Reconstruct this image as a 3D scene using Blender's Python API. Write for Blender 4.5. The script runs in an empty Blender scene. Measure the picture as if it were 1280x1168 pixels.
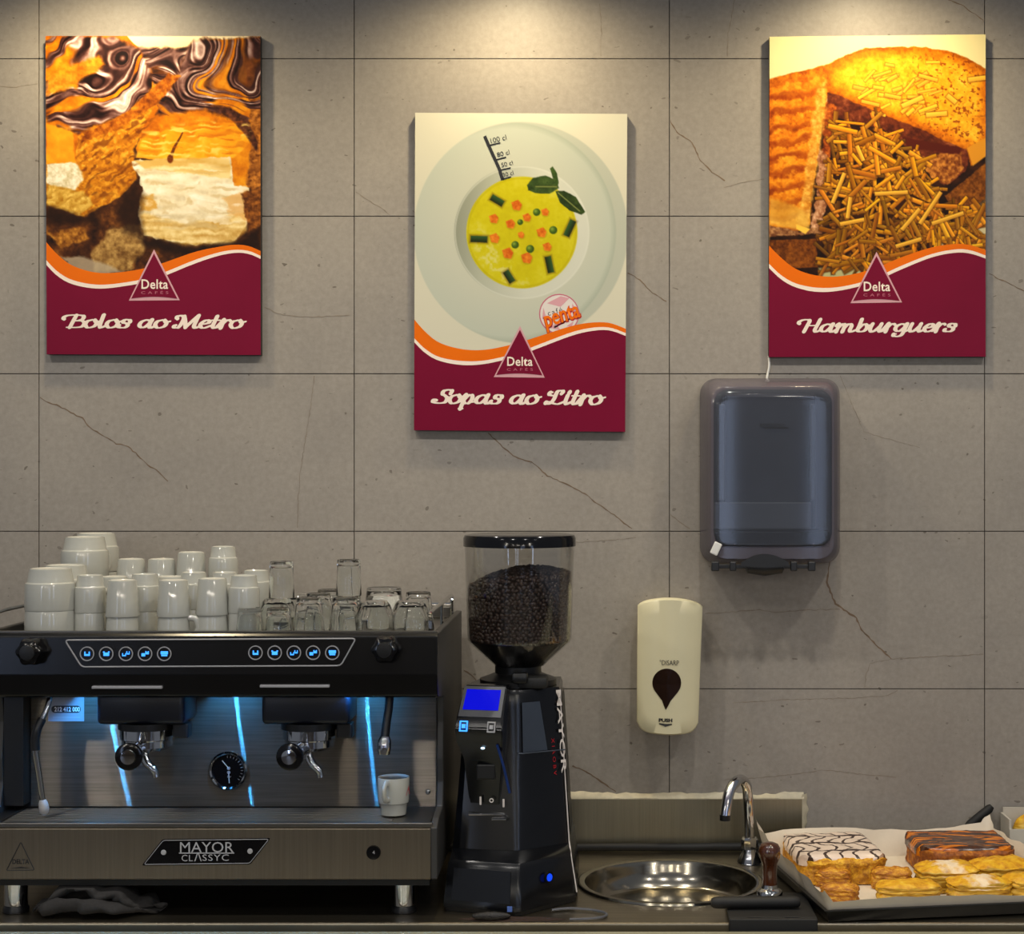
import bpy, bmesh, math, random
import numpy as np
from mathutils import Vector, Matrix, noise as mnoise
random.seed(7)
scene = bpy.context.scene
COL = scene.collection
PI = math.pi

# ------------------------------------------------------------------ camera
CAM_Z, CAM_D, FPX, PX, PY = 1.618, 3.2, 2101.3, 755.0, 590.0
cam = bpy.data.objects.new('camera', bpy.data.cameras.new('camera'))
COL.objects.link(cam)
cam.location = (0, -CAM_D, CAM_Z)
cam.rotation_euler = (PI/2, 0, 0)
cam.data.sensor_width = 36
cam.data.lens = 36*FPX/1280
cam.data.shift_x = (640-PX)/1280
cam.data.shift_y = (PY-584)/1280
scene.camera = cam

# ------------------------------------------------------------------ view, world, lights
vs = scene.view_settings
vs.view_transform = 'Standard'; vs.look = 'None'; vs.gamma = 1; vs.use_curve_mapping = False
vs.exposure = 0.0

def lin(c):
    c = c/255.0
    return c/12.92 if c <= 0.04045 else ((c+0.055)/1.055)**2.4
def rgb(r, g, b): return (lin(r), lin(g), lin(b), 1)

w = bpy.data.worlds.new('room_light'); scene.world = w; w.use_nodes = True
w.node_tree.nodes['Background'].inputs[0].default_value = (0.80, 0.86, 1.0, 1)
w.node_tree.nodes['Background'].inputs[1].default_value = 0.16

def spot(name, loc, target, energy, size, blend, color, radius):
    l = bpy.data.lights.new(name, 'SPOT'); l.energy = energy; l.spot_size = math.radians(size); l.spot_blend = blend
    l.color = color; l.shadow_soft_size = radius
    o = bpy.data.objects.new(name, l); COL.objects.link(o); o.location = loc
    o.rotation_euler = (Vector(target)-Vector(loc)).to_track_quat('-Z', 'Y').to_euler()
    return o
WARM = (1.0, 0.82, 0.52)
# small downlights set close to the tiled wall, just above the picture
for x in (-0.93, -0.17, 0.50):
    spot('wall_downlight', (x, -0.22, 2.60), (x, -0.19, 0.0), 19, 160, 1.0, WARM, 0.025)
# assumed, unseen downlights further out above the counter and the customers' side
for x in (-1.35, -0.55, 0.25, 1.05):
    spot('ceiling_downlight', (x, -1.15, 2.85), (x, -0.65, 0.0), 26, 125, 0.7, (1.0, 0.95, 0.87), 0.035)
for x in (-1.7, -0.6, 0.5, 1.6):
    spot('ceiling_downlight', (x, -2.6, 2.85), (x, -2.2, 0.0), 20, 130, 0.7, (1.0, 0.95, 0.88), 0.04)

# assumed pendant lamps, added for sparkle, far across the room, behind the camera
for x, y, z in ((-3.0, -6.6, 2.35), (-1.5, -7.4, 2.45), (-0.2, -6.8, 2.30), (1.2, -7.6, 2.45), (2.6, -6.7, 2.35), (-2.2, -5.0, 2.55), (2.0, -5.2, 2.55)):
    l = bpy.data.lights.new('pendant_lamp', 'POINT'); l.energy = 24; l.color = (1.0, 0.93, 0.80); l.shadow_soft_size = 0.06
    o = bpy.data.objects.new('pendant_lamp', l); COL.objects.link(o); o.location = (x, y, z)

# ------------------------------------------------------------------ materials
def new_mat(name):
    m = bpy.data.materials.new(name); m.use_nodes = True
    nt = m.node_tree; return m, nt, nt.nodes['Principled BSDF']
def node(nt, t, **kw):
    n = nt.nodes.new(t)
    for k, v in kw.items():
        if k in n.inputs.keys(): n.inputs[k].default_value = v
        else: setattr(n, k, v)
    return n
def link(nt, a, b): nt.links.new(a, b)
def ramp(nt, fac, stops):
    r = nt.nodes.new('ShaderNodeValToRGB'); e = r.color_ramp.elements
    while len(e) < len(stops): e.new(0.5)
    for i, (p, c) in enumerate(stops): e[i].position = p; e[i].color = c
    link(nt, fac, r.inputs[0]); return r.outputs[0]
def coords(nt, world=False):
    if world: return nt.nodes.new('ShaderNodeNewGeometry').outputs['Position']
    return nt.nodes.new('ShaderNodeTexCoord').outputs['Object']
def mat(name, c, rough=0.5, metal=0.0, var=0.0, scale=40, bump=0.0, bscale=None, emit=None, estr=0, coat=0.0, spec=None, aniso=0, arot=0, stretch=None, trans=0, ior=None, world=False):
    """principled material whose colour varies with a noise field"""
    m, nt, b = new_mat(name)
    c = rgb(*c)
    b.inputs['Base Color'].default_value = c
    b.inputs['Roughness'].default_value = rough; b.inputs['Metallic'].default_value = metal
    if coat: b.inputs['Coat Weight'].default_value = coat; b.inputs['Coat Roughness'].default_value = 0.05
    if spec is not None: b.inputs['Specular IOR Level'].default_value = spec
    if trans: b.inputs['Transmission Weight'].default_value = trans
    if ior: b.inputs['IOR'].default_value = ior
    if emit: b.inputs['Emission Color'].default_value = rgb(*emit); b.inputs['Emission Strength'].default_value = estr
    if var or bump:
        co = coords(nt, world)
        if stretch:
            mp = node(nt, 'ShaderNodeMapping'); mp.inputs['Scale'].default_value = stretch
            link(nt, co, mp.inputs[0]); co = mp.outputs[0]
        n = node(nt, 'ShaderNodeTexNoise', Scale=scale, Detail=5.0, Roughness=0.6); link(nt, co, n.inputs['Vector'])
        if var:
            lo = tuple(max(0, v*(1-var)) for v in c[:3])+(1,); hi = tuple(min(1, v*(1+var)) for v in c[:3])+(1,)
            link(nt, ramp(nt, n.outputs[0], [(0.3, lo), (0.7, hi)]), b.inputs['Base Color'])
        if bump:
            n2 = n
            if bscale: n2 = node(nt, 'ShaderNodeTexNoise', Scale=bscale, Detail=4.0); link(nt, co, n2.inputs['Vector'])
            bp = node(nt, 'ShaderNodeBump', Strength=bump, Distance=0.002); link(nt, n2.outputs[0], bp.inputs['Height'])
            link(nt, bp.outputs[0], b.inputs['Normal'])
    if aniso:
        b.inputs['Anisotropic'].default_value = aniso; b.inputs['Anisotropic Rotation'].default_value = arot
        t = node(nt, 'ShaderNodeTangent', direction_type='RADIAL', axis='Z'); link(nt, t.outputs[0], b.inputs['Tangent'])
    return m

M = {}
M['black'] = mat('black_plastic', (13, 13, 14), 0.35, var=0.15, scale=60)
M['gloss_black'] = mat('gloss_black', (9, 9, 11), 0.12, var=0.15, scale=30)
M['matt_black'] = mat('matt_black', (14, 14, 14), 0.65, var=0.25, scale=90, bump=0.2)
M['chrome'] = mat('chrome', (205, 205, 205), 0.08, 1.0, var=0.04, scale=20)
M['steel'] = mat('brushed_steel', (150, 143, 130), 0.30, 1.0, var=0.12, scale=6, stretch=(1, 1, 60), bump=0.04)
M['porcelain'] = mat('porcelain', (178, 178, 169), 0.035, var=0.03, scale=30, coat=0.5)
M['white'] = mat('white_plastic', (225, 224, 218), 0.3, var=0.04, scale=40)
M['grey_print'] = mat('grey_print', (165, 165, 168), 0.4, var=0.05)
M['dark_print'] = mat('dark_print', (22, 22, 26), 0.4, var=0.1)
M['red_print'] = mat('red_print', (175, 20, 30), 0.35, var=0.08)

# ------------------------------------------------------------------ geometry helpers
def wp(px, py, Y):
    """point of the room seen at pixel (px, py) of the photograph, at depth Y"""
    s = FPX/(CAM_D+Y)
    return Vector(((px-PX)/s, Y, CAM_Z-(py-PY)/s))
def wx(px, Y): return (px-PX)*(CAM_D+Y)/FPX
def wz(py, Y): return CAM_Z-(py-PY)*(CAM_D+Y)/FPX

def origin_of(o):
    v = Vector((0, 0, 0))
    while o is not None: v += o.location; o = o.parent
    return v
def link_obj(name, me, material, parent=None, smooth=False, loc=None):
    o = bpy.data.objects.new(name, me); COL.objects.link(o)
    if material is not None and not me.materials: me.materials.append(material)
    if smooth: me.shade_smooth()
    if parent is not None: o.parent = parent
    if loc is not None: o.location = loc
    return o
def smooth_angle(me, deg=35):
    me.shade_smooth()
    try: me.set_sharp_from_angle(angle=math.radians(deg))
    except Exception: pass

class G:
    """collects shapes; build() links them as one mesh object. Shapes are given in room coordinates, or in the
    parent's own frame with local=True"""
    def __init__(s): s.bm = bmesh.new()
    def add(s, verts, faces):
        vs_ = [s.bm.verts.new(v) for v in verts]
        for f in faces:
            try: s.bm.faces.new([vs_[i] for i in f])
            except ValueError: pass
        return vs_
    def box(s, x0, x1, y0, y1, z0, z1, bev=0.0, seg=2, rot=None):
        b = bmesh.new()
        bmesh.ops.create_cube(b, size=1)
        for v in b.verts: v.co = Vector(((x0+x1)/2+v.co.x*(x1-x0), (y0+y1)/2+v.co.y*(y1-y0), (z0+z1)/2+v.co.z*(z1-z0)))
        if bev: bmesh.ops.bevel(b, geom=b.edges[:], offset=bev, segments=seg, affect='EDGES', profile=0.5)
        if rot is not None:
            c = Vector(((x0+x1)/2, (y0+y1)/2, (z0+z1)/2))
            for v in b.verts: v.co = c+rot@(v.co-c)
        s.merge(b); return s
    def merge(s, b):
        me = bpy.data.meshes.new('tmp'); b.to_mesh(me); b.free(); s.bm.from_mesh(me); bpy.data.meshes.remove(me)
    def lathe(s, prof, c=(0, 0, 0), n=32, mtx=None, close=False, caps=True):
        """prof: list of (r, z); turned about the axis through c"""
        c = Vector(c); rings = []; verts = []; faces = []
        for r, z in prof:
            if r < 1e-6: rings.append([len(verts)]); verts.append(Vector((0, 0, z)))
            else:
                rings.append(list(range(len(verts), len(verts)+n)))
                verts += [Vector((r*math.cos(2*PI*i/n), r*math.sin(2*PI*i/n), z)) for i in range(n)]
        pairs = list(zip(rings[:-1], rings[1:]))
        if close: pairs.append((rings[-1], rings[0]))
        for a, b in pairs:
            for i in range(n):
                j = (i+1) % n
                if len(a) == 1 and len(b) == 1: continue
                if len(a) == 1: faces.append((a[0], b[j], b[i]))
                elif len(b) == 1: faces.append((a[i], a[j], b[0]))
                else: faces.append((a[i], a[j], b[j], b[i]))
        if caps and not close:
            if len(rings[0]) > 1: faces.append(tuple(reversed(rings[0])))
            if len(rings[-1]) > 1: faces.append(tuple(rings[-1]))
        if mtx is not None: verts = [mtx@v for v in verts]
        s.add([v+c for v in verts], faces); return s
    def tube(s, pts, r, n=10, cap=True, flat=None):
        pts = [Vector(p) for p in pts]; N = len(pts)
        rs = r if isinstance(r, (list, tuple)) else [r]*N
        t0 = (pts[1]-pts[0]).normalized()
        up = Vector((0, 0, 1)) if abs(t0.z) < 0.9 else Vector((1, 0, 0))
        u = t0.cross(up).normalized(); verts = []; faces = []
        for i, p in enumerate(pts):
            t = (pts[min(i+1, N-1)]-pts[max(i-1, 0)]).normalized()
            u = (u-t*u.dot(t)).normalized(); v = t.cross(u)
            for k in range(n):
                a = 2*PI*k/n
                verts.append(p+(u*math.cos(a)+v*math.sin(a)*(flat or 1))*rs[i])
        for i in range(N-1):
            for k in range(n):
                j = (k+1) % n
                faces.append((i*n+k, i*n+j, (i+1)*n+j, (i+1)*n+k))
        if cap: faces.append(tuple(reversed(range(n)))); faces.append(tuple(range((N-1)*n, N*n)))
        s.add(verts, faces); return s
    def prism(s, poly, f, d0, d1, bev=0.0):
        """poly: 2D outline; f(a, b, d) -> room point; extruded from d0 to d1"""
        n = len(poly); b = bmesh.new()
        A = [b.verts.new(f(p[0], p[1], d0)) for p in poly]; B = [b.verts.new(f(p[0], p[1], d1)) for p in poly]
        b.faces.new(list(reversed(A))); b.faces.new(B)
        for i in range(n): b.faces.new((A[i], A[(i+1) % n], B[(i+1) % n], B[i]))
        bmesh.ops.recalc_face_normals(b, faces=b.faces[:])
        if bev: bmesh.ops.bevel(b, geom=b.edges[:], offset=bev, segments=2, affect='EDGES', profile=0.5)
        s.merge(b); return s
    def loft(s, rings, cap=True):
        n = len(rings[0]); verts = [Vector(v) for r in rings for v in r]; faces = []
        for i in range(len(rings)-1):
            for k in range(n):
                j = (k+1) % n; faces.append((i*n+k, i*n+j, (i+1)*n+j, (i+1)*n+k))
        if cap: faces.append(tuple(reversed(range(n)))); faces.append(tuple(range((len(rings)-1)*n, len(rings)*n)))
        s.add(verts, faces); return s
    def sphere(s, c, r, seg=16, rings=10, sc=(1, 1, 1), rot=None):
        b = bmesh.new(); bmesh.ops.create_uvsphere(b, u_segments=seg, v_segments=rings, radius=r)
        for v in b.verts:
            p = Vector((v.co.x*sc[0], v.co.y*sc[1], v.co.z*sc[2]))
            v.co = (rot@p if rot is not None else p)+Vector(c)
        s.merge(b); return s
    def mesh(s, name):
        bmesh.ops.recalc_face_normals(s.bm, faces=s.bm.faces[:])
        me = bpy.data.meshes.new(name); s.bm.to_mesh(me); s.bm.free(); return me
    def build(s, name, material, parent=None, smooth=None, local=False):
        if parent is not None and not local:
            o = origin_of(parent)
            for v in s.bm.verts: v.co -= o
        me = s.mesh(name)
        if smooth: smooth_angle(me, smooth if smooth is not True else 35)
        return link_obj(name, me, material, parent)

def tag(o, label=None, cat=None, group=None, kind=None):
    if label: o['label'] = label
    if cat: o['category'] = cat
    if group: o['group'] = group
    if kind: o['kind'] = kind
    return o
def thing(name, loc, label, cat, group=None, rz=0):
    o = bpy.data.objects.new(name, None); COL.objects.link(o); o.location = loc; o.rotation_euler = (0, 0, rz)
    o.empty_display_size = 0.05
    return tag(o, label, cat, group)
def copy_tree(o, parent=None):
    c = o.copy(); COL.objects.link(c); c.parent = parent
    for ch in list(o.children): copy_tree(ch, c)
    return c
def catmull(pts, n=8, closed=False):
    P = [Vector(p) for p in pts]; out = []; N = len(P)
    rng = range(N) if closed else range(N-1)
    for i in rng:
        if closed: a, b, c, d = P[(i-1) % N], P[i], P[(i+1) % N], P[(i+2) % N]
        else: a, b, c, d = P[max(i-1, 0)], P[i], P[i+1], P[min(i+2, N-1)]
        for k in range(n):
            t = k/n
            out.append(0.5*((2*b)+(c-a)*t+(2*a-5*b+4*c-d)*t*t+(3*b-a-3*c+d)*t**3))
    if not closed: out.append(P[-1])
    return out
_textcache = {}
def text_mesh(body, size, bold=0.0, shear=0.0, spacing=1.0):
    """flat outline of a word as a mesh in its own x/y plane, centred on the word"""
    k = (body, size, bold, shear, spacing)
    if k in _textcache: return _textcache[k].copy()
    cu = bpy.data.curves.new('word', 'FONT'); cu.body = body; cu.size = size; cu.align_x = 'CENTER'; cu.align_y = 'CENTER'
    cu.offset = bold; cu.shear = shear; cu.space_character = spacing; cu.resolution_u = 3
    o = bpy.data.objects.new('word', cu); COL.objects.link(o)
    dg = bpy.context.evaluated_depsgraph_get(); me = bpy.data.meshes.new_from_object(o.evaluated_get(dg))
    bpy.data.objects.remove(o); bpy.data.curves.remove(cu); me.materials.clear()
    _textcache[k] = me; return me.copy()
def text(name, body, size, at, material, parent, width=None, height=None, rx=PI/2, roll=0.0, bold=0.0, shear=0.0, spacing=1.0, mtx=None, local=False):
    """lettering facing the room (-Y), optionally scaled to a given width and height"""
    me = text_mesh(body, size, bold, shear, spacing)
    co = np.array([v.co[:] for v in me.vertices]); lo, hi = co.min(0), co.max(0); c = (lo+hi)/2
    sx = width/(hi[0]-lo[0]) if width else 1; sy = height/(hi[1]-lo[1]) if height else (sx if width else 1)
    if height and not width: sx = sy
    R = mtx if mtx is not None else (Matrix.Rotation(rx, 3, 'X')@Matrix.Rotation(roll, 3, 'Z'))
    off = Vector(at)-(Vector((0, 0, 0)) if local else origin_of(parent))
    for v in me.vertices:
        p = Vector(((v.co.x-c[0])*sx, (v.co.y-c[1])*sy, 0)); v.co = R@p+off
    return link_obj(name, me, material, parent)

# ================================================================== the setting
def stone_mat():
    m, nt, b = new_mat('stone_tile')
    co = coords(nt, True)
    n1 = node(nt, 'ShaderNodeTexNoise', Scale=3.0, Detail=4.0, Roughness=0.6); link(nt, co, n1.inputs['Vector'])
    n2 = node(nt, 'ShaderNodeTexNoise', Scale=90.0, Detail=4.0, Roughness=0.7); link(nt, co, n2.inputs['Vector'])
    base = ramp(nt, n1.outputs[0], [(0.3, rgb(146, 140, 133)), (0.7, rgb(163, 156, 147))])
    grain = ramp(nt, n2.outputs[0], [(0.3, rgb(232, 231, 229)), (0.7, rgb(255, 255, 253))])
    mx = node(nt, 'ShaderNodeMix', data_type='RGBA', blend_type='MULTIPLY'); mx.inputs[0].default_value = 1
    link(nt, base, mx.inputs[6]); link(nt, grain, mx.inputs[7])
    # small dark pits, stretched a little
    mp = node(nt, 'ShaderNodeMapping'); mp.inputs['Scale'].default_value = (1, 1, 1.5); link(nt, co, mp.inputs[0])
    wn = node(nt, 'ShaderNodeTexNoise', Scale=30.0, Detail=2.0); link(nt, mp.outputs[0], wn.inputs['Vector'])
    ad = node(nt, 'ShaderNodeMix', data_type='RGBA'); ad.inputs[0].default_value = 0.035
    link(nt, mp.outputs[0], ad.inputs[6]); link(nt, wn.outputs[1], ad.inputs[7])
    vo = node(nt, 'ShaderNodeTexVoronoi', Scale=46.0); link(nt, ad.outputs[2], vo.inputs['Vector'])
    sp = node(nt, 'ShaderNodeSeparateColor'); link(nt, vo.outputs['Color'], sp.inputs[0])
    th = node(nt, 'ShaderNodeMath', operation='MULTIPLY'); link(nt, sp.outputs[0], th.inputs[0]); link(nt, sp.outputs[1], th.inputs[1])
    th2 = node(nt, 'ShaderNodeMath', operation='MULTIPLY'); link(nt, th.outputs[0], th2.inputs[0]); th2.inputs[1].default_value = 0.21
    lt = node(nt, 'ShaderNodeMath', operation='LESS_THAN'); link(nt, vo.outputs['Distance'], lt.inputs[0]); link(nt, th2.outputs[0], lt.inputs[1])
    sc = node(nt, 'ShaderNodeMath', operation='MULTIPLY'); link(nt, lt.outputs[0], sc.inputs[0]); link(nt, sp.outputs[2], sc.inputs[1])
    mx2 = node(nt, 'ShaderNodeMix', data_type='RGBA'); link(nt, sc.outputs[0], mx2.inputs[0])
    link(nt, mx.outputs[2], mx2.inputs[6]); mx2.inputs[7].default_value = rgb(104, 96, 87)
    link(nt, mx2.outputs[2], b.inputs['Base Color'])
    b.inputs['Roughness'].default_value = 0.45; b.inputs['Specular IOR Level'].default_value = 0.35
    bp = node(nt, 'ShaderNodeBump', Strength=0.10, Distance=0.0015); link(nt, n2.outputs[0], bp.inputs['Height'])
    link(nt, bp.outputs[0], b.inputs['Normal'])
    return m
M['stone'] = stone_mat()
M['grout'] = mat('grout', (96, 90, 82), 0.9, var=0.2, scale=50)
M['vein'] = mat('stone_vein', (112, 92, 72), 0.7, var=0.25, scale=60)
M['vein_faint'] = mat('stone_vein_faint', (130, 119, 106), 0.7, var=0.2, scale=60)

wall = G().box(-2.4, 2.05, 0.0045, 0.12, 0.0, 3.2).build('wall_back', M['grout']); tag(wall, kind='structure')
JX0, JZ0 = -1.0755, 2.4048
tile_me = G().box(-0.2991, 0.2991, 0.0, 0.012, -0.1491, 0.1491).mesh('tile'); tile_me.materials.append(M['stone'])
TILES = {}
for i in range(-2, 5):
    for j in range(-6, 2):
        o = link_obj('tile', tile_me, None, wall, loc=(JX0+0.6*i+0.3, 0, JZ0+0.3*j+0.15)); TILES[(i, j)] = o
VEINS = [
 ([(49,497),(62,504),(70,506),(103,523),(110,533),(145,555),(160,558),(188,584),(200,591),(210,602)], 1.5, 'vein'),
 ([(393,470),(388,510),(380,560),(375,592),(373,620),(372,660)], 1.1, 'vein_faint'),
 ([(610,541),(625,556),(641,570),(665,578),(684,595),(712,607),(735,620),(742,627),(758,637),(790,661)], 1.5, 'vein'),
 ([(837,150),(846,166),(865,178),(875,200),(890,215),(906,226)], 1.5, 'vein'),
 ([(918,0),(915,20),(910,42),(909,70)], 1.0, 'vein_faint'),
 ([(1185,0),(1205,8),(1222,20),(1232,28)], 1.3, 'vein'),
 ([(750,4),(752,30),(751,70)], 0.9, 'vein_faint'),
 ([(784,341),(800,350),(815,366),(833,377)], 1.3, 'vein'),
 ([(1037,698),(1034,728),(1044,755),(1070,772),(1076,787),(1095,806),(1114,824)], 2.0, 'vein'),
 ([(1114,824),(1150,822),(1190,820),(1234,818)], 1.1, 'vein_faint'),
 ([(1114,824),(1087,830),(1082,846),(1081,859)], 1.0, 'vein_faint'),
 ([(881,767),(920,765),(950,762),(965,766),(1008,763),(1050,762)], 1.2, 'vein_faint'),
 ([(915,879),(985,875),(1060,873),(1110,870),(1122,863)], 1.0, 'vein_faint'),
 ([(905,975),(960,972),(1030,963),(1075,968),(1120,972)], 1.0, 'vein_faint'),
 ([(445,240),(460,250),(474,258),(488,270)], 1.1, 'vein_faint'),
 ([(330,384),(350,393),(390,397),(437,394)], 1.3, 'vein_faint'),
 ([(837,643),(850,653),(862,661)], 1.2, 'vein_faint'),
 ([(716,958),(735,966),(748,975),(770,990)], 1.8, 'vein'),
 ([(1237,343),(1256,352),(1280,364)], 1.4, 'vein'),
 ([(580,838),(592,846),(600,858)], 1.2, 'vein'),
 ([(0,108),(20,109),(47,105)], 0.9, 'vein_faint'),
 ([(720,678),(760,676),(795,672)], 1.0, 'vein_faint'),
 ([(1050,470),(1080,540),(1150,560)], 0.7, 'vein_faint'),
 ([(905,235),(930,228),(955,224)], 0.9, 'vein_faint'),
]
rv = random.Random(3)
for pts, wd, mk in VEINS:
    P = [wp(x, y, 0) for x, y in pts]
    fine = []
    for a, b in zip(P[:-1], P[1:]):
        n = max(2, int((b-a).length/0.006))
        for k in range(n):
            q = a.lerp(b, k/n); fine.append(q+Vector((rv.uniform(-1, 1), 0, rv.uniform(-1, 1)))*0.0011)
    fine.append(P[-1])
    mid = fine[len(fine)//2]; key = (math.floor((mid.x-JX0)/0.6), math.floor((mid.z-JZ0)/0.3))
    par = TILES[key]; verts = []; faces = []
    x0, x1 = par.location.x-0.298, par.location.x+0.298; z0, z1 = par.location.z-0.148, par.location.z+0.148
    for k, q in enumerate(fine):
        t = (fine[min(k+1, len(fine)-1)]-fine[max(k-1, 0)]); nrm = Vector((-t.z, 0, t.x)).normalized()
        hw = 0.5*wd*0.00152*rv.uniform(0.4, 1.3)
        for sgn in (-1, 1):
            v = q+nrm*hw*sgn; verts.append((min(max(v.x, x0), x1), -0.00025, min(max(v.z, z0), z1)))
    for k in range(len(fine)-1): faces.append((2*k, 2*k+1, 2*k+3, 2*k+2))
    g = G(); g.add(verts, faces); g.build('vein', M[mk], par)

M['floor'] = mat('floor_stone', (70, 64, 58), 0.5, var=0.2, scale=8)
tag(G().box(-4.5, 4.5, -8.6, 0.12, -0.05, 0.0).build('floor', M['floor']), kind='structure')

# steel worktop with a round hole for the basin
SINK = Vector((0.116, -0.265, 0.9)); SR = 0.150
M['worktop'] = mat('worktop_steel', (165, 156, 138), 0.32, 1.0, var=0.16, scale=5, stretch=(1, 30, 1), bump=0.05)
b = bmesh.new(); edges = []
def loop_edges(b, pts):
    vv = [b.verts.new(p) for p in pts]
    return [b.edges.new((vv[i], vv[(i+1) % len(vv)])) for i in range(len(vv))]
XL, XR, YF = -1.7, 1.6, -0.522
e = loop_edges(b, [(XL, YF, 0.9), (XR, YF, 0.9), (XR, -0.006, 0.9), (XL, -0.006, 0.9)])
e += loop_edges(b, [(SINK.x+SR*math.cos(2*PI*k/64), SINK.y+SR*math.sin(2*PI*k/64), 0.9) for k in range(64)])
bmesh.ops.triangle_fill(b, use_beauty=True, edges=e, normal=(0, 0, 1))
g = G(); g.merge(b)
g.box(XL, XR, YF-0.012, YF-0.0002, 0.862, 0.902, 0.003)
work = g.build('worktop', M['worktop'])
tag(work, 'long brushed steel worktop holding the coffee machine, basin and pastry tray', 'worktop')
M['cabinet'] = mat('cabinet_panel', (52, 49, 46), 0.5, 0.3, var=0.15, scale=10)
tag(G().box(XL, XR, YF+0.01, -0.02, 0.0, 0.76, 0.003).build('under_counter_cabinet', M['cabinet']),
    'dark steel cupboard front under the brushed steel worktop', 'cabinet')
M['ledge'] = mat('ledge_glass', (150, 148, 126), 0.25, var=0.08, scale=12)
tag(G().box(XL, XR, -0.85, -0.556, 0.84, 0.8955, 0.004).build('front_ledge', M['ledge']),
    'pale beige ledge running along the very bottom edge of the picture', 'ledge')

# the far side of the room, behind the camera: a dark wall with assumed windows, added for their reflections
M['far_wall'] = mat('far_wall', (72, 62, 54), 0.7, var=0.2, scale=3)
tag(G().box(-4.5, 4.5, -8.60, -8.45, 0.0, 3.2).build('wall_front', M['far_wall']), kind='structure')
M['daylight'] = mat('daylight_pane', (200, 215, 235), 0.2, var=0.02, emit=(190, 212, 255), estr=6.0)
M['frame_dark'] = mat('window_frame', (40, 38, 36), 0.5, var=0.1)
for k, (xa, xb) in enumerate(((-4.3, -3.95), (0.74, 0.88), (1.38, 1.50), (3.95, 4.35))):  # assumed windows, narrow glowing strips that reflect as upright streaks
    g = G(); g.box(xa-0.06, xa, -8.449, -8.40, 0.5, 2.5); g.box(xb, xb+0.06, -8.449, -8.40, 0.5, 2.5); g.box(xa, xb, -8.449, -8.40, 0.5, 0.56); g.box(xa, xb, -8.449, -8.40, 2.44, 2.5)
    wo = g.build('window_%d' % (k+1), M['frame_dark']); tag(wo, kind='structure')
    G().box(xa+0.001, xb-0.001, -8.447, -8.43, 0.561, 2.439).build('window_pane', M['daylight'], wo)

# ================================================================== posters
# ---- a small raster painter: fills numpy fields that become the printed picture on the poster sheet
def vnoise(shape, cell, rs):
    h, w_ = shape; gh, gw = int(h/cell)+3, int(w_/cell)+3
    g_ = rs.rand(gh, gw); y = np.arange(h)/cell; x = np.arange(w_)/cell
    yi, xi = y.astype(int), x.astype(int); fy, fx = y-yi, x-xi
    fy = (fy*fy*(3-2*fy))[:, None]; fx = (fx*fx*(3-2*fx))[None, :]
    a = g_[yi][:, xi]; b_ = g_[yi][:, xi+1]; c = g_[yi+1][:, xi]; d = g_[yi+1][:, xi+1]
    return (a*(1-fx)+b_*fx)*(1-fy)+(c*(1-fx)+d*fx)*fy
def fbm(shape, cell, rs, octv=4):
    out = np.zeros(shape); amp = 1; tot = 0
    for _ in range(octv):
        out += amp*vnoise(shape, max(cell, 1.01), rs); tot += amp; amp *= 0.55; cell /= 2
    return out/tot
def vn_at(U, V, rs):
    g_ = rs.rand(256, 256); ui, vi = np.floor(U).astype(int), np.floor(V).astype(int); fu, fv = U-ui, V-vi
    fu = fu*fu*(3-2*fu); fv = fv*fv*(3-2*fv); a = lambda i, j: g_[(vi+j) % 256, (ui+i) % 256]
    return (a(0, 0)*(1-fu)+a(1, 0)*fu)*(1-fv)+(a(0, 1)*(1-fu)+a(1, 1)*fu)*fv
def warp(f, dx, dy):
    h, w_ = f.shape; yy, xx = np.mgrid[0:h, 0:w_]
    return f[np.clip((yy+dy).astype(int), 0, h-1), np.clip((xx+dx).astype(int), 0, w_-1)]
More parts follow.
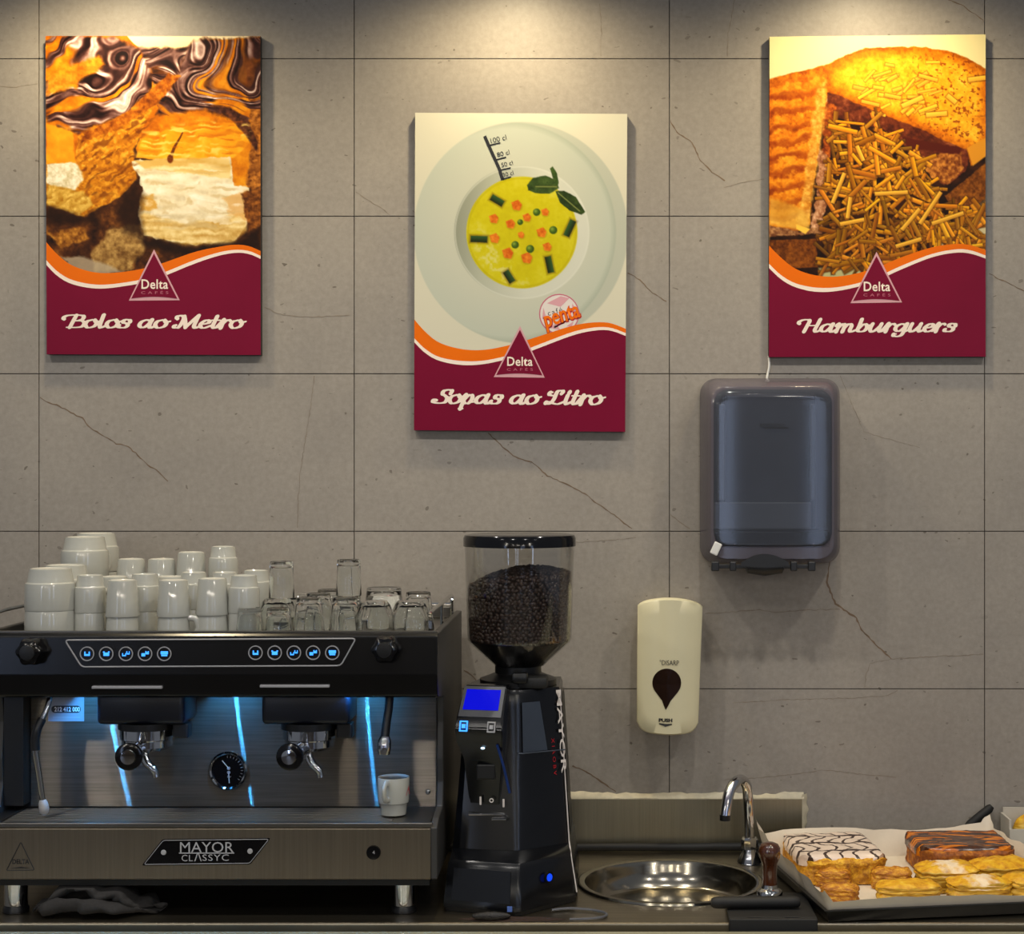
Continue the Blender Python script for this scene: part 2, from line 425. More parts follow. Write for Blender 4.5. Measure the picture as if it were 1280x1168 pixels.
class Painter:
    def __init__(s, x0, x1, y0, y1, step, seed):
        s.x0, s.y0, s.step = x0, y0, step
        s.w = int(round((x1-x0)/step))+1; s.h = int(round((y1-y0)/step))+1
        yy, xx = np.mgrid[0:s.h, 0:s.w]; s.X = x0+xx*(x1-x0)/(s.w-1); s.Y = y0+yy*(y1-y0)/(s.h-1)
        s.img = np.zeros((s.h, s.w, 3)); s.rs = np.random.RandomState(seed)
    def n(s, cell, o=4): return fbm((s.h, s.w), cell/s.step, s.rs, o)
    def poly(s, pts, soft=3.0, rough=0.0, rcell=20):
        """soft mask of a polygon (in picture units)"""
        X, Y = s.X, s.Y
        if rough: X = X+(s.n(rcell)-0.5)*2*rough; Y = Y+(s.n(rcell)-0.5)*2*rough
        ins = np.zeros(X.shape, bool); dist = np.full(X.shape, 1e9); m = len(pts)
        for i in range(m):
            ax, ay = pts[i]; bx, by = pts[(i+1) % m]
            c = ((ay > Y) != (by > Y)); t = (Y-ay)/((by-ay) if by != ay else 1e-9)
            ins ^= c & (X < ax+t*(bx-ax))
            L = (bx-ax)**2+(by-ay)**2+1e-9; u = np.clip(((X-ax)*(bx-ax)+(Y-ay)*(by-ay))/L, 0, 1)
            dist = np.minimum(dist, np.hypot(X-ax-u*(bx-ax), Y-ay-u*(by-ay)))
        sd = np.where(ins, dist, -dist); s.sd = sd
        return np.clip(sd/soft+0.5, 0, 1)
    def ell(s, cx, cy, rx, ry, soft=3.0, rot=0):
        dx, dy = s.X-cx, s.Y-cy; c, q = math.cos(rot), math.sin(rot)
        a = (dx*c+dy*q)/rx; b_ = (-dx*q+dy*c)/ry; r = np.hypot(a, b_); s.r = r
        return np.clip((1-r)*min(rx, ry)/soft+0.5, 0, 1)
    def put(s, mask, col):
        col = np.asarray(col, float)
        if col.ndim == 1: col = col[None, None, :]
        s.img = s.img*(1-mask[..., None])+col*mask[..., None]
    def mixc(s, t, stops):
        t = np.clip(t, 0, 1); out = np.zeros(t.shape+(3,)); xs = [p for p, _ in stops]
        for k in range(3): out[..., k] = np.interp(t, xs, [c[k] for _, c in stops])
        return out
    def stroke(s, ax, ay, bx, by, wd, col, shade=0.35):
        pad = wd*1.2; st = s.step
        i0 = max(int((min(ax, bx)-pad-s.x0)/st), 0); i1 = min(int((max(ax, bx)+pad-s.x0)/st)+2, s.w)
        j0 = max(int((min(ay, by)-pad-s.y0)/st), 0); j1 = min(int((max(ay, by)+pad-s.y0)/st)+2, s.h)
        if i1 <= i0 or j1 <= j0: return
        X, Y = s.X[j0:j1, i0:i1], s.Y[j0:j1, i0:i1]
        L = math.hypot(bx-ax, by-ay)+1e-6; ux, uy = (bx-ax)/L, (by-ay)/L
        t = (X-ax)*ux+(Y-ay)*uy; d = (X-ax)*-uy+(Y-ay)*ux
        q = np.maximum(np.abs(d)-wd/2, np.maximum(-t, t-L)); m = np.clip(-q/2.5+0.5, 0, 1)
        m2 = np.clip(-(q-wd*0.3)/(wd*0.45)+0.2, 0, 1)*0.55
        sub = s.img[j0:j1, i0:i1]
        sub[:] = sub*(1-m2[..., None])+np.array((70, 38, 10))*m2[..., None]
        up = 1 if (-uy*0+ux*1) >= 0 else -1
        sh = 1-shade*np.clip(d*up/(wd/2)*0.5+0.4, 0, 1)
        c = np.array(col)[None, None]*np.stack([sh**0.75, sh**1.15, sh**1.6], -1)
        sub[:] = sub*(1-m[..., None])+c*m[..., None]

def paint_cake():
    p = Painter(73, 783, 66, 880, 2.1, 11)
    big, mid, fine = p.n(120), p.n(40), p.n(12, 3)
    p.put(np.ones(p.X.shape), p.mixc(mid*0.7+fine*0.3, [(0.25, (38, 20, 12)), (0.55, (92, 52, 22)), (0.8, (150, 96, 40))]))
    # pale paper and crumbs in the foreground
    m = p.poly([(290,700),(395,690),(400,770),(350,850),(230,850),(220,790)], 10, 14, 40); p.put(m, p.mixc(fine*0.6+mid*0.4, [(0.25, (120, 84, 40)), (0.7, (202, 165, 100))]))
    m = p.poly([(75,720),(200,700),(215,745),(120,770)], 8, 10, 30); p.put(m, p.mixc(fine, [(0.2, (120, 70, 20)), (0.8, (210, 150, 60))]))
    m = p.poly([(120,800),(200,800),(330,850),(200,870)], 10, 8); p.put(m*0.8, (190, 175, 150))
    p.put(p.poly([(70,60),(800,60),(800,150),(70,150)], 20), p.mixc((p.Y-66)/90+big*0.2, [(0, (250, 238, 205)), (1, (240, 215, 150))]))
    # left slice: side wall of golden layers
    m = p.poly([(60,340),(330,300),(470,190),(540,150),(500,240),(430,330),(360,440),(375,540),(330,590),(200,668),(75,625)], 5, 8, 30)
    lay = 0.35*(np.sin((p.X*0.5+p.Y)*0.16+mid*18+fine*6)*0.5+0.5)+0.65*vn_at((p.X-p.Y*0.6)/34+mid*2, (p.X*0.6+p.Y)/9+mid*3, p.rs)
    p.put(m, p.mixc(lay*0.45+fine*0.55, [(0.15, (138, 72, 8)), (0.5, (206, 134, 22)), (0.85, (243, 190, 70))]))
    m = p.poly([(75,490),(165,485),(200,540),(170,590),(75,560)], 8, 12, 40); p.put(m, p.mixc(fine, [(0.2, (205, 190, 150)), (0.7, (246, 238, 215))]))
    m = p.poly([(75,560),(200,585),(230,630),(190,662),(75,628)], 8, 8, 30); p.put(m, p.mixc(lay*0.5+fine*0.5, [(0.2, (176, 125, 30)), (0.8, (240, 205, 110))]))
    # glaze of both slices
    glz = p.mixc(mid*0.6+fine*0.2+big*0.2, [(0.25, (178, 96, 4)), (0.5, (220, 136, 12)), (0.78, (250, 186, 50))])
    m = p.poly([(60,60),(330,60),(400,120),(440,230),(330,330),(180,400),(170,480),(75,490)], 4, 6, 30); p.put(m, glz)
    m = p.poly([(75,360),(160,370),(170,485),(75,492)], 5, 5); p.put(m, p.mixc(mid, [(0.2, (220, 140, 15)), (0.8, (246, 180, 40))]))
    m = p.poly([(450,270),(520,150),(600,80),(790,70),(790,560),(700,575),(660,480),(380,470),(370,440),(400,360)], 4, 5, 30); p.put(m, glz)
    m = p.poly([(735,160),(790,150),(790,600),(735,560),(755,400)], 6, 8, 25); p.put(m, p.mixc(fine*0.6+lay*0.4, [(0.2, (110, 58, 14)), (0.8, (222, 150, 62))]))
    # glossy front face of the right slice
    m = p.poly([(395,395),(560,360),(745,345),(750,420),(690,470),(520,485),(370,470)], 6, 4); p.put(m, p.mixc(mid*0.8+(p.Y-350)/700, [(0.2, (224, 140, 8)), (0.6, (245, 175, 32)), (0.9, (252, 205, 80))]))
    # cream filling
    m = p.poly([(355,480),(430,478),(680,468),(700,560),(745,570),(742,690),(700,745),(560,762),(400,728),(375,660),(395,570)], 4, 9, 26)
    p.put(m, p.mixc(mid*0.25+fine*0.2+big*0.1+0.45*vn_at(p.X/60+mid, p.Y/16+mid, p.rs), [(0.2, (212, 196, 160)), (0.5, (240, 228, 196)), (0.8, (254, 248, 230))]))
    lay2 = vn_at(p.X/70+mid*1.5, p.Y/9+mid*2.5, p.rs)
    m = p.poly([(365,480),(560,468),(680,470),(685,540),(520,520),(400,505)], 6, 6); p.put(m*0.85, p.mixc(lay2, [(0.1, (214, 172, 84)), (0.9, (247, 226, 165))]))
    m = p.poly([(380,650),(540,690),(740,650),(735,715),(690,752),(550,765),(395,728)], 14, 6); p.put(m*0.8, p.mixc(lay2*0.6+fine*0.4, [(0.15, (190, 140, 50)), (0.6, (236, 205, 130)), (0.9, (250, 232, 180))]))
    m = p.poly([(380,600),(430,590),(440,640),(385,650)], 8, 10); p.put(m*0.8, (214, 160, 60))
    m = p.poly([(660,600),(740,580),(742,680),(680,660)], 8, 12); p.put(m*0.6, (226, 170, 90))
    m = p.poly([(720,590),(785,560),(785,690),(745,715)], 6, 8); p.put(m, p.mixc(fine, [(0.2, (84, 44, 14)), (0.8, (178, 112, 44))]))
    # chocolate swirls: smeared streaks with pinkish gloss along the folds
    def choc(mask, ang, cut, bend):
        wx_, wy_ = p.n(150, 3)-0.5, p.n(150, 3)-0.5
        th = ang+bend*(p.n(170, 2)-0.5); c, q = np.cos(th), np.sin(th)
        U = (p.X*c+p.Y*q)+wx_*170; V = (-p.X*q+p.Y*c)+wy_*170
        st = 0.6*vn_at(U/75, V/15, p.rs)+0.4*vn_at(U/40, V/7, p.rs)
        cov_n = 0.65*vn_at(U/120, V/34, p.rs)+0.35*vn_at(U/60, V/14, p.rs)
        cov = np.clip((cov_n-cut)*9, 0, 1)*mask
        p.put(np.clip((cov_n-cut+0.06)*9, 0, 1)*mask*0.55, (150, 76, 10))
        p.put(cov, p.mixc(st+0.12*(fine-0.5), [(0.22, (34, 16, 14)), (0.44, (84, 50, 44)), (0.60, (142, 104, 94)), (0.74, (206, 178, 166)), (0.86, (250, 236, 226))]))
    choc(p.poly([(60,60),(300,70),(400,120),(440,220),(350,320),(280,350),(180,390),(75,350)], 14, 10), -0.25, 0.37, 1.0)
    choc(p.poly([(470,180),(560,80),(790,70),(790,330),(730,350),(600,310),(440,330)], 14, 10), 0.45, 0.34, 0.8)
    choc(p.poly([(385,105),(545,105),(510,190),(430,230)], 10, 8), 0.7, 0.30, 0.8)
    m = p.poly([(600,290),(680,300),(740,340),(775,420),(770,450),(735,400),(690,345)], 6, 4); p.put(m*0.9, p.mixc(fine, [(0.2, (44, 20, 14)), (0.8, (120, 70, 50))]))
    m = p.poly([(80,190),(250,130),(270,165),(150,240),(75,265)], 12, 8); p.put(m*0.9, p.mixc(fine*0.6+mid*0.4, [(0.2, (196, 108, 8)), (0.8, (250, 180, 44))]))
    m = p.poly([(480,190),(520,200),(440,290),(300,380),(190,420),(200,390),(340,320)], 5, 6); p.put(m, p.mixc(fine*0.6+mid*0.4, [(0.2, (110, 50, 6)), (0.5, (176, 98, 14)), (0.85, (235, 165, 50))]))
    Q = catmull([(526, 385, 0), (516, 405, 0), (498, 436, 0), (486, 470, 0)], 6)
    for k, (a, b_) in enumerate(zip(Q[:-1], Q[1:])): p.stroke(a.x, a.y, b_.x, b_.y, 3+k*0.35, (128, 66, 12), 0.2)
    p.put(p.ell(484, 474, 10, 14, 4), (120, 58, 12))
    sh = p.poly([(335,590),(378,545),(396,600),(385,660),(400,735),(330,720),(300,640)], 26, 8); p.put(sh*0.75, (44, 24, 12))
    sh = p.poly([(380,735),(560,768),(700,752),(783,700),(783,770),(560,800),(400,770)], 22, 6); p.put(sh*0.8, (36, 20, 12))
    sh = p.poly([(75,628),(195,668),(240,640),(250,690),(75,690)], 20, 8); p.put(sh*0.75, (40, 22, 12))
    gl = vn_at(p.X/46+mid*2, p.Y/8+mid*3, p.rs); reg = p.poly([(395,385),(560,352),(745,345),(750,420),(690,465),(520,478),(372,462)], 20)
    p.put(np.clip((gl-0.60)*4, 0, 1)*reg*0.7, (255, 226, 130)); p.put(np.clip((0.34-gl)*4, 0, 1)*reg*0.6, (196, 104, 4))
    reg = p.poly([(190,420),(300,380),(430,290),(500,220),(380,430),(370,540),(230,640),(190,560)], 25)
    p.put(np.clip((0.40-vn_at((p.X-p.Y*0.7)/30, (p.X*0.7+p.Y)/10+mid*3, p.rs))*5, 0, 1)*reg*0.65, (120, 62, 8))
    cr = vn_at(p.X/50+mid*2, p.Y/13+mid*2, p.rs); reg = p.poly([(395,500),(670,500),(720,600),(720,690),(560,720),(400,690)], 20)
    p.put(np.clip((0.36-cr)*4, 0, 1)*reg*0.55, (206, 180, 128)); p.put(np.clip((cr-0.70)*4, 0, 1)*reg*0.5, (255, 252, 240))
    p.img = 255*(np.clip(p.img, 0, 255)/255)**1.18
    return p
def paint_toast():
    p = Painter(60, 778, 65, 880, 2.1, 23)
    big, mid, fine = p.n(120), p.n(40), p.n(10, 3)
    p.put(np.ones(p.X.shape), p.mixc(p.Y/500+big*0.2, [(0, (244, 232, 180)), (1, (226, 214, 170))]))
    p.put(p.poly([(60,560),(240,330),(330,290),(560,380),(700,450),(780,450),(780,640),(700,760),(600,880),(60,880)], 10), p.mixc(mid, [(0.2, (30, 15, 8)), (0.8, (78, 42, 18))]))
    p.put(p.poly([(640,720),(800,600),(800,900),(560,900)], 30), (208, 196, 158))
    p.put(p.poly([(225,835),(420,830),(420,880),(225,880)], 10), (190, 186, 140))
    # crusts at the bottom left and the far right
    m = p.poly([(60,742),(215,738),(222,832),(110,836),(60,800)], 4, 3); p.put(m, p.mixc(fine*0.7+mid*0.3, [(0.2, (90, 46, 12)), (0.8, (176, 110, 34))]))
    m = p.poly([(640,600),(778,490),(778,610),(720,645),(670,640)], 4, 5); p.put(m, p.mixc(fine*0.7+mid*0.3, [(0.2, (96, 52, 14)), (0.8, (190, 124, 40))]))
    # meat under the right toast
    m = p.poly([(245,235),(330,250),(560,350),(740,420),(710,520),(640,565),(560,470),(430,370),(300,340),(255,330)], 5, 8); p.put(m, p.mixc(mid*0.6+fine*0.4, [(0.2, (66, 26, 14)), (0.55, (128, 64, 34)), (0.85, (196, 130, 84))]))
    m = p.poly([(540,470),(700,450),(705,510),(650,560),(600,540)], 5, 8); p.put(m, p.mixc(fine, [(0.2, (120, 62, 22)), (0.8, (216, 152, 70))]))
    m = p.poly([(500,400),(700,440),(690,460),(520,440)], 5, 5); p.put(m, (98, 38, 20))
    m = p.poly([(240,280),(285,300),(270,420),(250,520),(235,430)], 6, 8); p.put(m, p.mixc(fine, [(0.2, (118, 50, 12)), (0.8, (206, 120, 40))]))
    # right toast
    m = p.poly([(240,165),(300,135),(380,105),(470,104),(560,104),(650,118),(710,140),(790,185),(790,455),(730,500),(715,445),(640,415),(560,375),(430,325),(290,262),(250,250)], 4, 4)
    edge = np.clip(p.sd/45, 0, 1)
    p.put(m, p.mixc(edge*0.45+fine*0.35+mid*0.3, [(0.15, (146, 74, 6)), (0.45, (214, 132, 14)), (0.75, (246, 180, 40)), (1.0, (255, 212, 84))]))
    pits = np.clip((p.n(9, 2)-0.60)*7, 0, 1)*m*np.clip((p.X-470)/200, 0.15, 0.8); p.put(pits, (150, 74, 8))
    m = p.poly([(715,440),(790,400),(790,460),(735,500)], 5); p.put(m, (222, 160, 50))
    rs = random.Random(5)
    for _ in range(34):
        x, y = rs.uniform(330, 600), rs.uniform(150, 330); a = rs.uniform(-0.9, 0.3); L = rs.uniform(30, 80)
        p.stroke(x, y, x+L*math.cos(a), y+L*math.sin(a), rs.uniform(7, 12), (250, 202+rs.randint(-14, 10), 70), 0.15)
    for q in ((580,330,650,325), (720,215,778,208), (500,300,570,270), (650,265,680,290)): p.stroke(*q, 15, (250, 205, 80), 0.15)
    # left toast with its grill bars
    m = p.poly([(55,205),(120,190),(190,175),(240,162),(252,200),(250,270),(232,380),(222,470),(200,600),(196,690),(150,715),(55,718)], 4, 4)
    edge = np.clip(p.sd/40, 0, 1); bars = np.clip(np.sin((p.Y+p.X*0.16+mid*46+fine*8)*2*PI/50)*0.9+0.25, 0, 1)*np.clip((p.Y-190)/60, 0, 1)*np.clip((245-p.X)/60, 0, 1)
    base = p.mixc(fine*0.5+mid*0.4+edge*0.15, [(0.2, (150, 74, 6)), (0.5, (216, 130, 16)), (0.85, (248, 188, 60))])
    bars = bars*np.clip(0.35+mid, 0, 1); base = base*(1-bars[..., None]*np.array((0.24, 0.42, 0.6))); p.put(m, base)
    m = p.poly([(215,250),(250,200),(250,300),(225,470),(205,600),(195,700),(150,690),(175,560)], 10, 8); p.put(m*0.75, p.mixc(fine, [(0.2, (212, 150, 50)), (0.8, (250, 214, 124))]))
    m = p.poly([(60,600),(150,630),(196,660),(190,715),(60,690)], 14, 5); p.put(m*0.8, p.mixc(mid, [(0.2, (205, 150, 52)), (0.8, (244, 206, 110))]))
    m = p.poly([(225,440),(262,470),(250,560),(240,700),(195,715),(215,600)], 5, 10); p.put(m, p.mixc(fine*0.7+mid*0.3, [(0.2, (128, 74, 44)), (0.5, (190, 138, 98)), (0.85, (234, 196, 160))]))
    m = p.poly([(60,690),(170,715),(240,690),(236,720),(60,730)], 5, 6); p.put(m, p.mixc(fine, [(0.2, (120, 74, 44)), (0.8, (206, 160, 110))]))
    p.put(p.poly([(150,690),(196,705),(180,722),(150,704)], 4), (250, 206, 90))
    # straw potatoes
    ins = [(275,355),(425,350),(470,400),(560,470),(620,560),(650,620),(780,650),(790,780),(560,790),(440,850),(225,835),(250,740),(245,620),(262,480)]
    def inside(x, y):
        r = False
        for i in range(len(ins)):
            (ax, ay), (bx, by) = ins[i], ins[(i+1) % len(ins)]
            if (ay > y) != (by > y) and x < ax+(y-ay)*(bx-ax)/(by-ay): r = not r
        return r
    rs = random.Random(12); k = 0
    while k < 470:
        x, y = rs.uniform(230, 790), rs.uniform(340, 860)
        if not inside(x, y): continue
        a = rs.choice([rs.gauss(-0.5, 0.5), rs.gauss(0.35, 0.5), rs.gauss(1.2, 0.4)]); L = rs.uniform(45, 115); v = rs.uniform(0.72, 1.12)
        if k < 150: v *= 0.70
        if y > 640 and x < 520: v *= 0.88
        c = (min(255, 246*v), min(255, rs.uniform(168, 196)*v**1.1), rs.uniform(24, 58)*v)
        p.stroke(x-L/2*math.cos(a), y-L/2*math.sin(a), x+L/2*math.cos(a), y+L/2*math.sin(a), rs.uniform(8, 15), c); k += 1
    for q in ((600,690,705,655), (500,710,560,640), (560,690,630,585), (480,765,565,740), (295,690,375,675), (350,430,372,480), (410,590,520,585), (270,620,310,520), (320,670,330,600)):
        p.stroke(*q, 13, (250, 206, 84), 0.3)
    p.img = 255*(np.clip(p.img, 0, 255)/255)**1.28
    return p
def paint_soup():
    p = Painter(52, 787, 30, 905, 2.3, 31)
    big, mid, fine = p.n(120), p.n(40), p.n(10, 3)
    p.put(np.ones(p.X.shape), (232, 228, 204))
    m = p.ell(420, 445, 372, 385, 5); r = p.r
    p.put(m, p.mixc(r+(p.X-420)/3200, [(0.6, (214, 216, 196)), (0.93, (206, 212, 194)), (0.985, (186, 194, 176)), (1.0, (200, 204, 186))]))
    m = p.ell(424, 445, 235, 232, 4); r = p.r; sh = ((p.X-424)+(p.Y-445)*0.15)/235
    p.put(m, p.mixc(sh*0.5+0.5, [(0.0, (156, 160, 140)), (0.25, (192, 196, 176)), (0.6, (222, 224, 206)), (1.0, (226, 228, 212))]))
    p.put(np.clip(1-np.abs(r-0.985)/0.018, 0, 1)*0.6, (236, 238, 222))
    m = p.ell(424, 445, 193, 195, 4); r = p.r
    p.put(m, p.mixc(mid*0.5+fine*0.25+r*0.2, [(0.2, (206, 190, 6)), (0.5, (218, 206, 14)), (0.85, (232, 222, 70))]))
    bl = p.poly([(245,400),(310,470),(400,560),(450,630),(360,620),(270,540)], 40, 20); p.put(bl*np.clip((p.n(14, 2)-0.5)*5, 0, 1)*0.6, (236, 232, 170))
    p.put(np.clip(1-np.abs(r-0.97)/0.03, 0, 1)*m*0.5, (188, 172, 10))
    for x, y, q in ((405,350,19),(326,397,17),(384,415,17),(441,392,15),(504,373,14),(421,453,12),(329,465,18),(492,444,18),(512,494,16),(375,517,20),(441,533,20)):
        p.put(p.ell(x+2, y+4, q, q, 6)*0.5, (168, 140, 6))
        p.put(p.poly([(x-q,y-q*.5),(x+q*.3,y-q),(x+q,y-q*.1),(x+q*.6,y+q),(x-q*.6,y+q*.8)], 3), p.mixc(fine, [(0.2, (214, 92, 10)), (0.8, (252, 150, 40))]))
    for x, y, q in ((475,374,13),(418,409,10),(533,436,14),(401,488,13),(453,502,14)):
        p.put(p.ell(x, y, q, q, 3), p.mixc(np.hypot(p.X-x+4, p.Y-y+4)/q, [(0, (150, 176, 66)), (0.6, (84, 118, 30)), (1.2, (52, 80, 18))]))
    for ax, ay, bx, by in ((317,322,358,346),(246,468,304,470),(602,402,578,456),(514,528,526,584),(368,580,392,618)):
        p.stroke(ax, ay, bx, by, 22, (52, 92, 44), 0.6)
    lf = p.mixc(fine*0.5+mid*0.5, [(0.2, (36, 54, 20)), (0.6, (66, 90, 36)), (0.9, (112, 132, 66))])
    p.put(p.poly([(441,280),(460,255),(505,247),(545,262),(552,290),(520,310),(470,308),(445,298)], 3, 2), lf)
    p.put(p.poly([(540,300),(570,298),(610,320),(644,372),(630,382),(590,368),(555,340)], 3, 2), lf*0.85)
    p.put(p.poly([(520,222),(530,214),(545,238),(551,270),(545,295),(533,262)], 3, 1), lf*1.15)
    p.img = p.img*0.88
    p.stroke(470, 285, 545, 285, 4, (110, 126, 64), 0); p.stroke(548, 305, 625, 370, 4, (110, 126, 66), 0)
    return p

M['poster_core'] = mat('poster_board_core', (36, 33, 32), 0.6, var=0.15)
M['burgundy'] = mat('burgundy_print', (114, 7, 44), 0.38, spec=0.12, var=0.06, scale=8)
M['orange'] = mat('orange_print', (226, 106, 4), 0.38, spec=0.12, var=0.05, scale=8)
M['cream_print'] = mat('cream_print', (238, 222, 208), 0.38, spec=0.12, var=0.03, scale=8)
M['pink_print'] = mat('pink_print', (204, 150, 158), 0.35, var=0.04, scale=8)
M['pale_print'] = mat('pale_print', (214, 206, 200), 0.35, var=0.04, scale=8)
M['faint_rose'] = mat('faint_rose_print', (186, 96, 118), 0.35, var=0.04, scale=8)
def print_mat():
    m, nt, b = new_mat('photo_print')
    a = node(nt, 'ShaderNodeVertexColor', layer_name='print'); link(nt, a.outputs[0], b.inputs['Base Color'])
    b.inputs['Specular IOR Level'].default_value = 0.12
    n = node(nt, 'ShaderNodeTexNoise', Scale=25.0); link(nt, coords(nt), n.inputs['Vector'])
    mr = node(nt, 'ShaderNodeMapRange'); mr.inputs['To Min'].default_value = 0.34; mr.inputs['To Max'].default_value = 0.42
    link(nt, n.outputs[0], mr.inputs[0]); link(nt, mr.outputs[0], b.inputs['Roughness']); return m
M['print'] = print_mat()

# ---- swash script lettering: broad-nib strokes on hand-set skeletons (x-height 0.62, capitals 1.0)
GL = {
 'o': (0.60, [[(.30,.62),(.10,.50),(.04,.26),(.16,.02),(.32,.0),(.50,.14),(.54,.38),(.44,.58),(.30,.62)], [(.42,.60),(.50,.46),(.70,.52)]]),
 'a': (0.74, [[(.46,.56),(.30,.62),(.10,.46),(.05,.2),(.18,.02),(.34,.08),(.48,.34),(.54,.62)], [(.56,.62),(.52,.3),(.54,.06),(.64,.0),(.78,.14)]]),
 'l': (0.40, [[(.16,1.0),(.14,.5),(.14,.14),(.22,.0),(.44,.16)]]),
 's': (0.54, [[(.50,.46),(.46,.58),(.30,.64),(.18,.54),(.20,.42),(.36,.32),(.44,.18),(.34,.02),(.14,.0),(.02,.10),(.06,.18)]]),
 'e': (0.52, [[(.06,.28),(.30,.34),(.44,.48),(.34,.62),(.18,.54),(.06,.28),(.14,.04),(.30,.0),(.56,.18)]]),
 't': (0.40, [[(.20,.92),(.16,.5),(.14,.14),(.24,.0),(.44,.16)], [(.0,.62),(.40,.62)]]),
 'r': (0.52, [[(-.04,.1),(.10,.5),(.16,.66),(.16,.4),(.14,.0)], [(.15,.30),(.26,.54),(.40,.64),(.50,.56)]]),
 'i': (0.34, [[(.14,.62),(.12,.2),(.20,.0),(.38,.14)], [(.18,.84),(.19,.90)]]),
 'p': (0.66, [[(-.02,.2),(.14,.64),(.12,.2),(.08,-.40)], [(-.02,-.40),(.20,-.40)], [(.14,.30),(.28,.58),(.44,.6),(.50,.34),(.40,.04),(.26,.0),(.14,.12)], [(.46,.08),(.70,.14)]]),
 'u': (0.72, [[(.10,.62),(.06,.22),(.16,.0),(.32,.1),(.48,.40)], [(.54,.62),(.50,.2),(.58,.0),(.76,.14)]]),
 'm': (1.02, [[(.0,.5),(.10,.64),(.12,.4),(.10,.0)], [(.12,.28),(.24,.56),(.36,.62),(.42,.46),(.40,.0)], [(.42,.28),(.54,.56),(.68,.62),(.76,.46),(.74,.12),(.84,.0),(1.04,.14)]]),
 'b': (0.64, [[(.14,1.0),(.12,.5),(.10,.14),(.24,.0),(.44,.08),(.52,.34),(.42,.6),(.26,.54),(.14,.3)], [(.48,.5),(.70,.56)]]),
 'g': (0.70, [[(.46,.56),(.30,.62),(.10,.46),(.05,.22),(.18,.04),(.34,.10),(.48,.36),(.54,.62)], [(.56,.62),(.52,.2),(.46,-.24),(.28,-.40),(.08,-.34),(.06,-.22),(.18,-.20)], [(.52,-.02),(.74,.14)]]),
 'B': (0.92, [[(-.10,.66),(-.16,.78),(-.04,.94),(.20,1.0),(.50,1.0),(.74,.92),(.76,.70),(.58,.56),(.36,.53)], [(.40,.96),(.34,.5),(.28,.02)], [(.42,.54),(.76,.52),(.90,.32),(.82,.08),(.56,.0),(.12,.01)]]),
 'M': (1.10, [[(.02,.20),(-.06,.10),(.04,.0),(.18,.06),(.26,.4),(.28,.8),(.12,.98),(-.06,.86),(.0,.72)], [(.28,.92),(.40,.5),(.50,.04)], [(.50,.04),(.70,.5),(.92,.98)], [(.94,.98),(.90,.5),(.88,.14),(.98,.0),(1.16,.14)]]),
 'S': (0.72, [[(.72,.74),(.74,.92),(.56,1.0),(.36,.90),(.34,.70),(.50,.54),(.62,.36),(.58,.10),(.36,.0),(.10,.04),(-.02,.16),(.06,.26),(.16,.2)]]),
 'L': (0.80, [[(.62,.78),(.66,.92),(.54,1.0),(.40,.92),(.36,.70),(.34,.40),(.26,.12),(.12,.0),(.0,.06),(.04,.16),(.18,.14),(.40,.03),(.60,.0),(.84,.16)], [(.36,.62),(.16,.64),(.04,.74),(.08,.88),(.18,.86)]]),
 'H': (1.00, [[(-.08,.66),(-.14,.78),(-.02,.94),(.20,1.0),(.36,.9),(.32,.5),(.26,.02)], [(.30,.5),(.72,.52)], [(.86,1.0),(.80,.5),(.76,.14),(.86,.0),(1.04,.14)]]),
}
def contour_mesh(F, x0, y0, st):
    """flat mesh of the region F > 0 of a sampled field (marching squares)"""
    verts, faces, cache = [], [], {}
    H, W = F.shape
    def V(key, x, y):
        if key not in cache: cache[key] = len(verts); verts.append((x0+x*st, y0+y*st))
        return cache[key]
    pos = F > 0; any_ = pos[:-1, :-1] | pos[1:, :-1] | pos[:-1, 1:] | pos[1:, 1:]
    for j, i in zip(*np.nonzero(any_)):
        cs = ((i, j), (i+1, j), (i+1, j+1), (i, j+1)); poly = []
        for k in range(4):
            (ax, ay), (bx, by) = cs[k], cs[(k+1) % 4]; fa, fb = F[ay, ax], F[by, bx]
            if fa > 0: poly.append(V((ax, ay), ax, ay))
            if (fa > 0) != (fb > 0):
                t = fa/(fa-fb); key = ((ax, ay), (bx, by)) if (ax, ay) < (bx, by) else ((bx, by), (ax, ay))
                poly.append(V(key, ax+(bx-ax)*t, ay+(by-ay)*t))
        if len(poly) > 2: faces.append(tuple(poly))
    return np.array(verts), faces
